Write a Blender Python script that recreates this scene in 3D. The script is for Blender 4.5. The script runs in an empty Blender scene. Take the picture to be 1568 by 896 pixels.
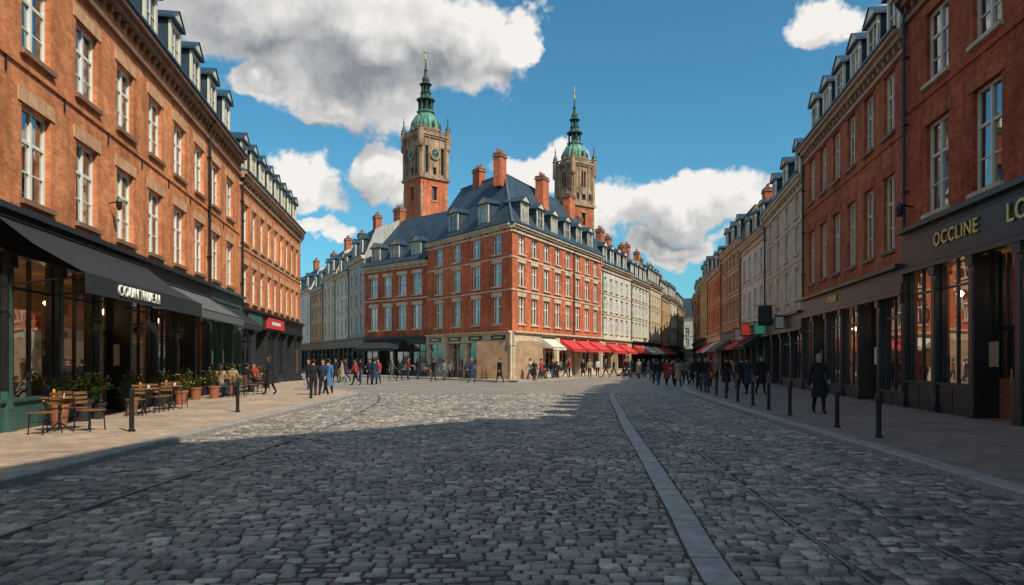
import bpy, math, random
import numpy as np
from mathutils import Vector, Matrix
random.seed(11); np.random.seed(5)
SC=bpy.context.scene
RND=random.random
def U(a,b): return random.uniform(a,b)

# ------------------------------------------------------------------ materials
MATS={}
class NT:
    def __init__(s,name):
        m=bpy.data.materials.new(name); m.use_nodes=True
        s.m=m; s.t=m.node_tree; s.b=s.t.nodes['Principled BSDF']; s.out=s.t.nodes['Material Output']
        MATS[name]=m
    def n(s,typ,**k):
        x=s.t.nodes.new(typ)
        for a,v in k.items(): setattr(x,a,v)
        return x
    def l(s,a,b): s.t.links.new(a,b)
def mixc(T,f,a,b,mode='MIX'):
    x=T.n('ShaderNodeMix',data_type='RGBA',blend_type=mode)
    for i,v in ((0,f),(6,a),(7,b)):
        if isinstance(v,(int,float)): x.inputs[i].default_value=v
        elif isinstance(v,tuple): x.inputs[i].default_value=(*v[:3],1)
        else: T.l(v,x.inputs[i])
    return x.outputs[2]
def noise(T,vec,scale,detail=3,rough=.55):
    x=T.n('ShaderNodeTexNoise'); x.inputs['Scale'].default_value=scale; x.inputs['Detail'].default_value=detail; x.inputs['Roughness'].default_value=rough
    if vec is not None: T.l(vec,x.inputs['Vector'])
    return x.outputs['Fac']
def ramp(T,f,a,b,c0=(0,0,0),c1=(1,1,1)):
    x=T.n('ShaderNodeValToRGB'); x.color_ramp.elements[0].position=a; x.color_ramp.elements[1].position=b
    x.color_ramp.elements[0].color=(*c0,1); x.color_ramp.elements[1].color=(*c1,1)
    T.l(f,x.inputs[0]); return x.outputs[0]
def bump(T,h,st,dist=.01,nrm=None):
    x=T.n('ShaderNodeBump'); x.inputs['Strength'].default_value=st; x.inputs['Distance'].default_value=dist
    T.l(h,x.inputs['Height']); 
    if nrm is not None: T.l(nrm,x.inputs['Normal'])
    return x.outputs[0]
def uvv(T): return T.n('ShaderNodeTexCoord').outputs['UV']
def posv(T): return T.n('ShaderNodeNewGeometry').outputs['Position']

def brickmat(name,c1,c2,mortar):
    T=NT(name); uv=uvv(T); p=posv(T)
    br=T.n('ShaderNodeTexBrick'); T.l(uv,br.inputs['Vector'])
    br.inputs['Scale'].default_value=1; br.inputs['Brick Width'].default_value=.23; br.inputs['Row Height'].default_value=.078
    br.inputs['Mortar Size'].default_value=.007; br.inputs['Mortar Smooth'].default_value=.3; br.inputs['Bias'].default_value=-.1
    br.inputs['Color1'].default_value=(*c1,1); br.inputs['Color2'].default_value=(*c2,1); br.inputs['Mortar'].default_value=(*mortar,1)
    n1=ramp(T,noise(T,p,.35,3,.6),.3,.7,(.76,.70,.68),(1.2,1.19,1.15))
    n2=ramp(T,noise(T,p,2.6,4,.7),.3,.7,(.68,.64,.63),(1.3,1.3,1.27))
    mp=T.n('ShaderNodeMapping'); mp.inputs['Scale'].default_value=(2.5,2.5,.18); T.l(p,mp.inputs[0])
    n3=ramp(T,noise(T,mp.outputs[0],1.0,3,.6),.36,.6,(.72,.67,.66),(1.05,1.05,1.05))
    c=mixc(T,1.0,br.outputs['Color'],n1,'MULTIPLY'); c=mixc(T,.9,c,n2,'MULTIPLY'); c=mixc(T,.85,c,n3,'MULTIPLY')
    T.l(c,T.b.inputs['Base Color']); T.b.inputs['Roughness'].default_value=.88; T.b.inputs['Specular IOR Level'].default_value=.2
    inv=T.n('ShaderNodeMath',operation='SUBTRACT'); inv.inputs[0].default_value=1; T.l(br.outputs['Fac'],inv.inputs[1])
    b1=bump(T,inv.outputs[0],.5,.008); T.l(b1,T.b.inputs['Normal'])
def plain(name,c,rough=.6,var=.2,scale=1.5,spec=.4,metal=0,bmp=.15,bscale=30,streak=True):
    T=NT(name); p=posv(T)
    n1=ramp(T,noise(T,p,scale,3,.62),.3,.72,(1-var,)*3,(1+var*.5,)*3)
    c_=mixc(T,1.0,(c[0],c[1],c[2]),n1,'MULTIPLY')
    if streak:
        mp=T.n('ShaderNodeMapping'); mp.inputs['Scale'].default_value=(3,3,.25); T.l(p,mp.inputs[0])
        n3=ramp(T,noise(T,mp.outputs[0],1.3,3,.6),.35,.6,(1-var*.8,1-var*.85,1-var*.9),(1,1,1))
        c_=mixc(T,1.0,c_,n3,'MULTIPLY')
    T.l(c_,T.b.inputs['Base Color']); T.b.inputs['Roughness'].default_value=rough; T.b.inputs['Specular IOR Level'].default_value=spec
    T.b.inputs['Metallic'].default_value=metal
    if bmp: T.l(bump(T,noise(T,p,bscale,2),bmp,.01),T.b.inputs['Normal'])
brickmat('brick_orange',(.74,.275,.11),(.56,.175,.072),(.60,.37,.22))
brickmat('brick_orange2',(.70,.25,.10),(.53,.165,.066),(.52,.32,.2))
brickmat('brick_red',(.50,.112,.050),(.33,.066,.033),(.36,.18,.11))
brickmat('brick_red2',(.55,.15,.066),(.38,.095,.044),(.40,.22,.14))
brickmat('brick_center',(.64,.170,.078),(.47,.115,.053),(.46,.25,.16))
brickmat('brick_tan',(.50,.31,.18),(.41,.245,.145),(.44,.32,.22))
plain('render_white',(.70,.66,.57),.8,.28)
plain('render_cream',(.64,.52,.36),.8,.28)
plain('render_ochre',(.58,.36,.19),.8,.28)
plain('render_grey',(.42,.42,.40),.8,.25)
plain('stone_cream',(.68,.56,.40),.75,.28)
plain('stone_tan',(.52,.34,.21),.75,.25)
plain('lintel_orange',(.70,.40,.22),.8,.25,4)
plain('stone_brown',(.30,.17,.105),.75,.3)
plain('stone_tower',(.44,.28,.18),.8,.5,.6)
plain('frame_white',(.82,.80,.73),.45,.12)
plain('frame_cream',(.74,.67,.53),.45,.12)
plain('paint_black',(.018,.020,.022),.35,.25,spec=.5,bmp=.05)
plain('paint_green',(.055,.125,.115),.4,.25,bmp=.05)
plain('paint_brown',(.06,.042,.032),.45,.25,bmp=.05)
plain('paint_dark',(.032,.036,.040),.4,.25,bmp=.05)
plain('lead',(.12,.14,.155),.5,.25)
plain('zinc_blue',(.032,.062,.092),.45,.3)
plain('copper',(.15,.36,.26),.6,.5,.8)
plain('copper_dark',(.05,.10,.08),.55,.5,1.2)
plain('gold',(.8,.55,.2),.3,.1,metal=.6,bmp=0)
plain('interior',(.42,.28,.17),.9,.3,streak=False)
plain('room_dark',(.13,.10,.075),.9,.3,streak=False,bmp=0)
plain('interior_floor',(.26,.16,.09),.6,.3,streak=False)
plain('curtain',(.68,.64,.54),.9,.12,streak=False,bmp=0)
plain('canvas_black',(.024,.026,.03),.85,.2,streak=False)
plain('canvas_grey',(.12,.125,.13),.85,.2,streak=False)
plain('canvas_red',(.60,.05,.045),.8,.15,streak=False)
plain('canvas_green',(.05,.12,.09),.8,.15,streak=False)
plain('canvas_white',(.65,.60,.5),.8,.15,streak=False)
plain('letters_white',(.8,.78,.73),.5,.05,streak=False,bmp=0)
plain('granite',(.33,.31,.29),.6,.3,6,streak=False)
plain('granite_light',(.36,.345,.325),.55,.4,5,streak=False,bmp=.3)
plain('steel_rail',(.20,.19,.18),.4,.3,4,metal=.4,streak=False)
plain('iron_black',(.015,.015,.016),.4,.2,streak=False,bmp=0)
plain('wood_table',(.24,.11,.05),.5,.25,6,streak=False)
plain('terracotta',(.32,.12,.06),.8,.2,6,streak=False)
plain('leaf',(.09,.17,.035),.6,.4,12,streak=False,bmp=0)
plain('leaf_dark',(.04,.09,.022),.6,.4,12,streak=False,bmp=0)
plain('flower_red',(.6,.07,.04),.6,.2,streak=False,bmp=0)
plain('flower_orange',(.7,.28,.04),.6,.2,streak=False,bmp=0)
plain('ground_dirt',(.075,.066,.057),.95,.3,3,streak=False)
for nm,c in dict(skin=(.50,.29,.20),hair_brown=(.045,.025,.015),hair_blond=(.30,.19,.09),shoe=(.02,.018,.016),
    cl_black=(.016,.017,.02),cl_navy=(.025,.04,.085),cl_jeans=(.05,.085,.15),cl_grey=(.14,.14,.15),cl_red=(.38,.04,.035),
    cl_tan=(.34,.24,.15),cl_white=(.6,.58,.55),cl_blue=(.06,.16,.32),cl_green=(.07,.1,.06),eye=(.02,.015,.012),lip=(.35,.12,.1)).items():
    plain(nm,c,.8,.15,8,streak=False,bmp=0,spec=.2)
def emis(name,c,st):
    T=NT(name); T.b.inputs['Base Color'].default_value=(*c,1); T.b.inputs['Emission Color'].default_value=(*c,1); T.b.inputs['Emission Strength'].default_value=st
emis('lamp_warm',(1,.56,.24),34)
emis('sign_green',(.05,.35,.2),.25)
emis('sign_red',(.6,.06,.04),.3)
T=NT('slate'); uv=uvv(T); p=posv(T)
br=T.n('ShaderNodeTexBrick'); T.l(uv,br.inputs['Vector']); br.inputs['Scale'].default_value=1; br.inputs['Brick Width'].default_value=.3; br.inputs['Row Height'].default_value=.2; br.inputs['Mortar Size'].default_value=.008
br.inputs['Color1'].default_value=(.045,.074,.105,1); br.inputs['Color2'].default_value=(.026,.048,.074,1); br.inputs['Mortar'].default_value=(.010,.015,.022,1)
c=mixc(T,1.0,br.outputs['Color'],ramp(T,noise(T,p,.8,4,.65),.3,.75,(.6,.62,.66),(1.3,1.28,1.2)),'MULTIPLY')
T.l(c,T.b.inputs['Base Color']); T.b.inputs['Roughness'].default_value=.55
T.l(bump(T,br.outputs['Fac'],.6,.02),T.b.inputs['Normal'])
T=NT('window_glass'); t=T.t; tr=T.n('ShaderNodeBsdfTransparent'); tr.inputs[0].default_value=(.82,.85,.84,1)
gl=T.n('ShaderNodeBsdfGlossy'); gl.inputs['Roughness'].default_value=.015; gl.inputs['Color'].default_value=(.92,.97,1,1)
lw=T.n('ShaderNodeLayerWeight'); lw.inputs['Blend'].default_value=.35
mr=T.n('ShaderNodeMapRange'); T.l(lw.outputs['Facing'],mr.inputs[0]); mr.inputs[3].default_value=.12; mr.inputs[4].default_value=.66
T.l(bump(T,noise(T,posv(T),1.2,1),.06,.05),gl.inputs['Normal'])
mx=T.n('ShaderNodeMixShader'); T.l(mr.outputs[0],mx.inputs[0]); T.l(tr.outputs[0],mx.inputs[1]); T.l(gl.outputs[0],mx.inputs[2]); T.l(mx.outputs[0],T.out.inputs[0])
for nm,c in (('pane_dark',(.02,.026,.033)),('pane_mid',(.09,.10,.105)),('pane_curtain',(.34,.33,.29))):
    T=NT(nm); T.l(mixc(T,1.0,c,ramp(T,noise(T,posv(T),1.1,2),.35,.65,(.5,.5,.5),(1.3,1.3,1.3)),'MULTIPLY'),T.b.inputs['Base Color'])
    T.b.inputs['Roughness'].default_value=.05; T.b.inputs['Specular IOR Level'].default_value=.9; T.b.inputs['IOR'].default_value=1.7
    T.l(bump(T,noise(T,posv(T),1.0,1),.08,.05),T.b.inputs['Normal'])
T=NT('cobble_stone'); at=T.n('ShaderNodeAttribute',attribute_name='rnd'); p=posv(T)
x=T.n('ShaderNodeValToRGB'); T.l(at.outputs['Fac'],x.inputs[0]); e=x.color_ramp.elements; e[0].position=0; e[0].color=(.095,.088,.083,1); e[1].position=1; e[1].color=(.50,.44,.375,1)
q=e.new(.35); q.color=(.21,.193,.176,1); q=e.new(.7); q.color=(.32,.287,.25,1)
c=mixc(T,1.0,x.outputs[0],ramp(T,noise(T,p,28,3,.7),.3,.7,(.62,.62,.64),(1.3,1.28,1.25)),'MULTIPLY')
c=mixc(T,.95,c,ramp(T,noise(T,p,.5,4,.6),.3,.7,(.66,.66,.68),(1.22,1.19,1.15)),'MULTIPLY')
T.l(c,T.b.inputs['Base Color'])
mr=T.n('ShaderNodeMapRange'); T.l(noise(T,p,1.2,2),mr.inputs[0]); mr.inputs[3].default_value=.30; mr.inputs[4].default_value=.66; T.l(mr.outputs[0],T.b.inputs['Roughness'])
T.l(bump(T,noise(T,p,45,3,.7),.7,.007),T.b.inputs['Normal'])
T=NT('cobble_far'); p=posv(T)
br=T.n('ShaderNodeTexBrick'); T.l(p,br.inputs['Vector']); br.inputs['Scale'].default_value=1; br.inputs['Brick Width'].default_value=.17; br.inputs['Row Height'].default_value=.13; br.inputs['Mortar Size'].default_value=.01
br.inputs['Color1'].default_value=(.36,.315,.27,1); br.inputs['Color2'].default_value=(.235,.212,.19,1); br.inputs['Mortar'].default_value=(.11,.095,.08,1)
c=mixc(T,1.0,br.outputs['Color'],ramp(T,noise(T,p,.4,4,.65),.3,.7,(.76,.76,.77),(1.15,1.13,1.1)),'MULTIPLY')
T.l(c,T.b.inputs['Base Color']); T.b.inputs['Roughness'].default_value=.6; T.l(bump(T,br.outputs['Fac'],-.5,.01),T.b.inputs['Normal'])
def slabs(name,c1,c2,mo,w,h):
    T=NT(name); p=posv(T)
    br=T.n('ShaderNodeTexBrick'); T.l(p,br.inputs['Vector']); br.inputs['Scale'].default_value=1; br.inputs['Brick Width'].default_value=w; br.inputs['Row Height'].default_value=h; br.inputs['Mortar Size'].default_value=.009
    br.inputs['Color1'].default_value=(*c1,1); br.inputs['Color2'].default_value=(*c2,1); br.inputs['Mortar'].default_value=(*mo,1)
    c=mixc(T,1.0,br.outputs['Color'],ramp(T,noise(T,p,.7,4,.65),.3,.7,(.72,.72,.72),(1.17,1.15,1.12)),'MULTIPLY')
    c=mixc(T,.7,c,ramp(T,noise(T,p,14,3,.7),.3,.7,(.66,.66,.66),(1.22,1.22,1.22)),'MULTIPLY')
    T.l(c,T.b.inputs['Base Color']); T.b.inputs['Roughness'].default_value=.65
    b1=bump(T,br.outputs['Fac'],-.6,.006); T.l(b1,T.b.inputs['Normal'])
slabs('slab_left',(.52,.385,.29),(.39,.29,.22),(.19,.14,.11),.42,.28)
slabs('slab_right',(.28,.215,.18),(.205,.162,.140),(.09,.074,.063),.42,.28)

# ------------------------------------------------------------------ geometry collector
class Obj:
    def __init__(s,name,A,B=None,d=None):
        s.name=name; s.o=Vector((A[0],A[1],0)); s.parts={}; s.frame(A,B,d)
    def frame(s,A,B=None,d=None):
        s.f=Vector((A[0],A[1],0))
        if B is not None:
            dv=Vector((B[0]-A[0],B[1]-A[1],0)); s.L=dv.length; s.d=dv/s.L
        else: s.d=Vector((d[0],d[1],0)).normalized(); s.L=1
        s.n=Vector((s.d.y,-s.d.x,0))
    def P(s,u,w,z):
        v=s.f+s.d*u+s.n*w; return (v.x-s.o.x,v.y-s.o.y,z-s.o.z)
    def face(s,p,mat,pts):
        q=s.parts.setdefault(p,dict(v=[],f=[],uv=[],m=[],ms=[]))
        i=len(q['v']); n=len(pts)
        a,b,c=[Vector(x) for x in pts[:3]]; nn=(b-a).cross(c-a); 
        if nn.length<1e-9 and n>3: nn=(Vector(pts[2])-a).cross(Vector(pts[3])-a)
        nn=nn.normalized() if nn.length>1e-12 else Vector((0,1,0))
        for (u,w,z) in pts:
            q['v'].append(s.P(u,w,z))
            if abs(nn.z)>.85: q['uv'].append((u,w))
            elif abs(nn.x)>abs(nn.y): q['uv'].append((w,z))
            else: q['uv'].append((u,z))
        q['f'].append(tuple(range(i,i+n)))
        if mat not in q['ms']: q['ms'].append(mat)
        q['m'].append(q['ms'].index(mat))
    def box(s,p,m,u0,u1,w0,w1,z0,z1,skip=''):
        F=s.face
        F(p,m,[(u0,w1,z0),(u1,w1,z0),(u1,w1,z1),(u0,w1,z1)])
        if 'b' not in skip: F(p,m,[(u0,w0,z0),(u0,w0,z1),(u1,w0,z1),(u1,w0,z0)])
        F(p,m,[(u0,w0,z0),(u0,w1,z0),(u0,w1,z1),(u0,w0,z1)])
        F(p,m,[(u1,w0,z0),(u1,w0,z1),(u1,w1,z1),(u1,w1,z0)])
        F(p,m,[(u0,w0,z1),(u0,w1,z1),(u1,w1,z1),(u1,w0,z1)])
        if 'd' not in skip: F(p,m,[(u0,w0,z0),(u1,w0,z0),(u1,w1,z0),(u0,w1,z0)])
    def cyl(s,p,m,a,b,r,seg=8,r2=None,cap=True):
        a=Vector(a);b=Vector(b); r2=r if r2 is None else r2
        ax=(b-a).normalized(); t=ax.orthogonal().normalized(); q=ax.cross(t)
        A=[tuple(a+(t*math.cos(k*2*math.pi/seg)+q*math.sin(k*2*math.pi/seg))*r) for k in range(seg)]
        Bv=[tuple(b+(t*math.cos(k*2*math.pi/seg)+q*math.sin(k*2*math.pi/seg))*r2) for k in range(seg)]
        for k in range(seg):
            j=(k+1)%seg; s.face(p,m,[A[k],A[j],Bv[j],Bv[k]])
        if cap: s.face(p,m,A[::-1]); s.face(p,m,Bv)
    def lathe(s,p,m,cu,cw,prof,seg=8,ph=0):
        R=[[(cu+r*math.cos(ph+k*2*math.pi/seg),cw+r*math.sin(ph+k*2*math.pi/seg),z) for k in range(seg)] for r,z in prof]
        for i in range(len(R)-1):
            for k in range(seg):
                j=(k+1)%seg; s.face(p,m,[R[i][k],R[i][j],R[i+1][j],R[i+1][k]])
        s.face(p,m,R[-1])
    def wall(s,p,m,u0,u1,z0,z1,ops,w=0,rev=.2):
        us=sorted(set([u0,u1]+[x for o in ops for x in o[:2]])); zs=sorted(set([z0,z1]+[x for o in ops for x in o[2:4]]))
        for i in range(len(us)-1):
            for k in range(len(zs)-1):
                cu=(us[i]+us[i+1])/2; cz=(zs[k]+zs[k+1])/2
                if any(o[0]<cu<o[1] and o[2]<cz<o[3] for o in ops): continue
                s.face(p,m,[(us[i],w,zs[k]),(us[i+1],w,zs[k]),(us[i+1],w,zs[k+1]),(us[i],w,zs[k+1])])
        for a,b,c,d in [o[:4] for o in ops]:
            s.face(p,m,[(a,w,c),(a,w-rev,c),(a,w-rev,d),(a,w,d)]); s.face(p,m,[(b,w,c),(b,w,d),(b,w-rev,d),(b,w-rev,c)])
            s.face(p,m,[(a,w,d),(a,w-rev,d),(b,w-rev,d),(b,w,d)]); s.face(p,m,[(a,w,c),(b,w,c),(b,w-rev,c),(a,w-rev,c)])
    def mesh(s,nm,q):
        me=bpy.data.meshes.new(nm); me.from_pydata(q['v'],[],q['f'])
        uv=me.uv_layers.new(name='UVMap'); uv.data.foreach_set('uv',np.array(q['uv'],dtype=np.float32).ravel())
        for k in q['ms']: me.materials.append(MATS[k])
        me.polygons.foreach_set('material_index',q['m']); me.update(); return me
    def finish(s):
        e=bpy.data.objects.new(s.name,None); e.location=s.o; e.empty_display_size=1; SC.collection.objects.link(e)
        for k,q in s.parts.items():
            ob=bpy.data.objects.new(k,s.mesh(k,q)); ob.parent=e; SC.collection.objects.link(ob)
        s.e=e; return e
    def single(s):
        Q=dict(v=[],f=[],uv=[],m=[],ms=[])
        for q in s.parts.values():
            o=len(Q['v']); Q['v']+=q['v']; Q['uv']+=q['uv']; Q['f']+=[tuple(i+o for i in f) for f in q['f']]
            for k in q['ms']:
                if k not in Q['ms']: Q['ms'].append(k)
            Q['m']+=[Q['ms'].index(q['ms'][i]) for i in q['m']]
        ob=bpy.data.objects.new(s.name,s.mesh(s.name,Q)); ob.location=s.o; SC.collection.objects.link(ob); s.e=ob; return ob
def text(b,s_,size,u,w,z,mat,name='lettering',ext=.02,off=.006,sp=1.1):
    cu=bpy.data.curves.new(name,'FONT'); cu.body=s_; cu.size=size; cu.extrude=ext; cu.align_x='CENTER'; cu.align_y='CENTER'; cu.space_character=sp; cu.offset=off
    cu.materials.append(MATS[mat]); ob=bpy.data.objects.new(name,cu); SC.collection.objects.link(ob); ob.parent=b.e
    M=Matrix((( b.d.x,0,b.n.x,0),(b.d.y,0,b.n.y,0),(0,1,0,0),(0,0,0,1))); p=b.P(u,w,z); M.translation=Vector(p); ob.matrix_local=M; return ob

# ------------------------------------------------------------------ facade pieces
def window(b,a,c,z0,z1,fr,lod,w=0):
    t=.07
    W0,W1=w-.21,w-.13
    bx=lambda *k: b.box('window_frames',fr,*k,skip='b')
    bx(a,a+t,W0,W1,z0,z1); bx(c-t,c,W0,W1,z0,z1); bx(a+t,c-t,W0,W1,z1-t,z1); bx(a+t,c-t,W0,W1,z0,z0+t)
    m=(a+c)/2; zt=z0+(z1-z0)*.64
    bx(m-.045,m+.045,W0,W1+.01,z0+t,z1-t); bx(a+t,m-.045,W0,W1-.004,zt-.04,zt+.04); bx(m+.045,c-t,W0,W1-.004,zt-.04,zt+.04)
    if lod==0:
        zm=(z0+zt)/2
        bx(a+t,m-.045,W0+.01,W1-.02,zm-.018,zm+.018); bx(m+.045,c-t,W0+.01,W1-.02,zm-.018,zm+.018)
    tu,tz=U(-.012,.012),U(-.012,.012)
    def pane(p,m_,x0,x1,y0,y1):
        b.face(p,m_,[(x0,w-.175-tu-tz,y0),(x1,w-.175+tu-tz,y0),(x1,w-.175+tu+tz,y1),(x0,w-.175-tu+tz,y1)])
    if lod<=1:
        pane('window_panes','window_glass',a+t,m,z0+t,z1-t); tu,tz=U(-.012,.012),U(-.012,.012); pane('window_panes','window_glass',m,c-t,z0+t,z1-t)
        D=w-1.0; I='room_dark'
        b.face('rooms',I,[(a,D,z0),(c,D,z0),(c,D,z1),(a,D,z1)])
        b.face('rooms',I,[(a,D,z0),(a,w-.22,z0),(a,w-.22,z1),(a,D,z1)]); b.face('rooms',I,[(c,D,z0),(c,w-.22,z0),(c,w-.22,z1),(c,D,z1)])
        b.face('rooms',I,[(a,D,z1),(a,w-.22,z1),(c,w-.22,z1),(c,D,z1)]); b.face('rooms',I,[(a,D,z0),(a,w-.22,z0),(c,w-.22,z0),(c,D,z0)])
        k=RND()
        def cur(x0,x1,y0,y1):
            n=8
            for i in range(n):
                xa=x0+(x1-x0)*i/n; xb=x0+(x1-x0)*(i+1)/n; wa=w-.30-.04*(i%2); wb=w-.30-.04*((i+1)%2)
                b.face('curtains','curtain',[(xa,wa,y0),(xb,wb,y0),(xb,wb,y1),(xa,wa,y1)])
        L=c-a
        if k<.5: f=U(.16,.34); cur(a+.02,a+L*f,z0,z1); cur(c-L*f,c-.02,z0,z1)
        elif k<.68: cur(a+.02,c-.02,z1-(z1-z0)*U(.25,.6),z1)
        elif k<.8: cur(a+.02,c-.02,z0,z1)
    else:
        pane('window_panes',random.choice(['pane_dark','pane_dark','pane_mid','pane_curtain']),a+t,c-t,z0+t,z1-t)
def facade(b,L,z0,eave,floors,ncol,ww,wall,trim,lintel,fr,lod,margin=.5,cornice=.7,cm=None,u_off=0):
    cm=cm or trim
    cols=[u_off+margin+(i+.5)*(L-2*margin)/ncol for i in range(ncol)]
    ops=[(c-ww/2,c+ww/2,a,d) for c in cols for a,d in floors]
    b.wall('walls',wall,u_off,u_off+L,z0,eave,ops,rev=.22)
    for a,c,d,e in ops:
        window(b,a,c,d,e,fr,lod)
        b.box('sills',trim,a-.1,c+.1,-.05,.11,d-.12,d)
        if lintel: b.box('lintels',lintel,a-.16,c+.16,-.03,.03,e,e+.34)
    for i in range(1,len(floors)):
        f=sorted(floors)[i][0]
        b.box('string_courses',wall if lod==0 else trim,u_off,u_off+L,-.02,.05,f-.42,f-.30)
    b.box('cornice',cm,u_off,u_off+L,-.05,.12,eave-cornice,eave-cornice+.14)
    b.box('cornice',cm,u_off-.0,u_off+L,-.05,.26,eave-.3,eave-.12); b.box('cornice',cm,u_off,u_off+L,-.05,.40,eave-.117,eave+.03)
    if lod<=1:
        n=int(L/(.5 if lod==0 else .8))
        for i in range(n):
            u=u_off+(i+.5)*L/n; b.box('cornice_brackets',cm,u-.05,u+.05,0,.15,eave-.52,eave-.303)
    b.box('gutter','zinc_blue',u_off,u_off+L,.30,.46,eave+.035,eave+.13)
def downpipe(b,u,z1,z0=.12,mat='iron_black'):
    b.cyl('downpipe',mat,(u,.12,z0),(u,.12,z1),.055,8)
    b.cyl('downpipe',mat,(u,.12,z1),(u,.36,z1+.35),.055,8)
    z=z0+1.2
    while z<z1: b.box('downpipe',mat,u-.09,u+.09,0,.19,z,z+.05); z+=2.2
def dormer(b,u,eave,lod,fr='frame_cream',wd=1.15,h=1.75,style=0,back=1.7):
    z0=eave+.25; a,c=u-wd/2,u+wd/2; f=-.22
    b.box('dormers','zinc_blue',a,c,f-back,f,z0-.2,z0+h)
    b.box('dormers',fr,a-.03,a+.14,f,f+.09,z0-.1,z0+h-.02); b.box('dormers',fr,c-.14,c+.03,f,f+.09,z0-.1,z0+h-.02)
    b.box('dormers',fr,a+.14,c-.14,f,f+.07,z0+h-.2,z0+h-.02); b.box('dormers',fr,a-.08,c+.08,f,f+.16,z0-.12,z0-.02)
    b.box('dormers',fr,u-.035,u+.035,f,f+.05,z0-.02,z0+h-.2); b.box('dormers',fr,a+.14,u-.035,f,f+.045,z0+h*.55,z0+h*.55+.05); b.box('dormers',fr,u+.035,c-.14,f,f+.045,z0+h*.55,z0+h*.55+.05)
    b.face('dormer_panes',random.choice(['pane_dark','pane_mid','pane_curtain']),[(a+.14,f+.02,z0-.02),(c-.14,f+.02+U(-.004,.004),z0-.02),(c-.14,f+.02,z0+h-.2),(a+.14,f+.02,z0+h-.2)])
    zt=z0+h; o=.16; r=.5 if style==0 else .28
    b.box('dormers','zinc_blue',a-o,c+o,f-back,f+.24,zt-.02,zt+.07)
    pts=[(a-o,zt+.07),(u,zt+.07+r),(c+o,zt+.07)] if style==0 else [(a-o,zt+.07),(a+.1,zt+.07+r*.75),(u,zt+.07+r),(c-.1,zt+.07+r*.75),(c+o,zt+.07)]
    for i in range(len(pts)-1):
        (x0,y0),(x1,y1)=pts[i],pts[i+1]; b.face('dormers','zinc_blue',[(x0,f+.24,y0),(x1,f+.24,y1),(x1,f-back,y1),(x0,f-back,y0)])
    b.face('dormers',fr,[(x,f+.18,y) for x,y in pts])
def chimney(b,u,w,z0,z1,mat='brick_red2',lu=1.3,lw=.7):
    b.box('chimneys',mat,u-lu/2,u+lu/2,w-lw/2,w+lw/2,z0,z1); b.box('chimneys','stone_brown',u-lu/2-.08,u+lu/2+.08,w-lw/2-.08,w+lw/2+.08,z1-.25,z1-.1)
    b.box('chimneys','stone_brown',u-lu/2-.05,u+lu/2+.05,w-lw/2-.05,w+lw/2+.05,z1+.001,z1+.1)
    for i in range(3):
        x=u-lu/2+lu*(i+.5)/3; b.cyl('chimney_pots','terracotta',(x,w,z1+.1),(x,w,z1+.5),.12,8,.09)
def mansard(b,L,eave,D,wall,low=2.8,st=1.15,rid=1.3,nd=0,lod=1,style=0,fr='frame_cream',ch=(),dm=.5,dwd=1.15,dh=1.75):
    F=b.face; e=eave+.05; a=e+low; r=a+rid
    F('roof','slate',[(0,.05,e),(L,.05,e),(L,-st,a),(0,-st,a)]); F('roof','slate',[(0,-st,a),(L,-st,a),(L,-D/2,r),(0,-D/2,r)])
    F('roof','slate',[(0,-D/2,r),(L,-D/2,r),(L,-D+st,a),(0,-D+st,a)]); F('roof','slate',[(0,-D+st,a),(L,-D+st,a),(L,-D,e),(0,-D,e)])
    b.box('roof_trim','lead',0,L,-st-.1,-st+.06,a-.06,a+.06)
    for u in (0.001,L-.001):
        F('walls',wall,[(u,0,0),(u,0,e),(u,-st,a-.01),(u,-D/2,r-.01),(u,-D+st,a-.01),(u,-D,e),(u,-D,0)])
    F('walls',wall,[(0,-D,0),(L,-D,0),(L,-D,e),(0,-D,e)])
    for i in range(nd):
        dormer(b,dm+(i+.5)*(L-2*dm)/nd,eave,lod,fr,wd=dwd,h=dh,style=style)
    for f in ch:
        chimney(b,max(.8,min(L-.8,f*L)),-D*.36,a,r+1.2)
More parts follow.
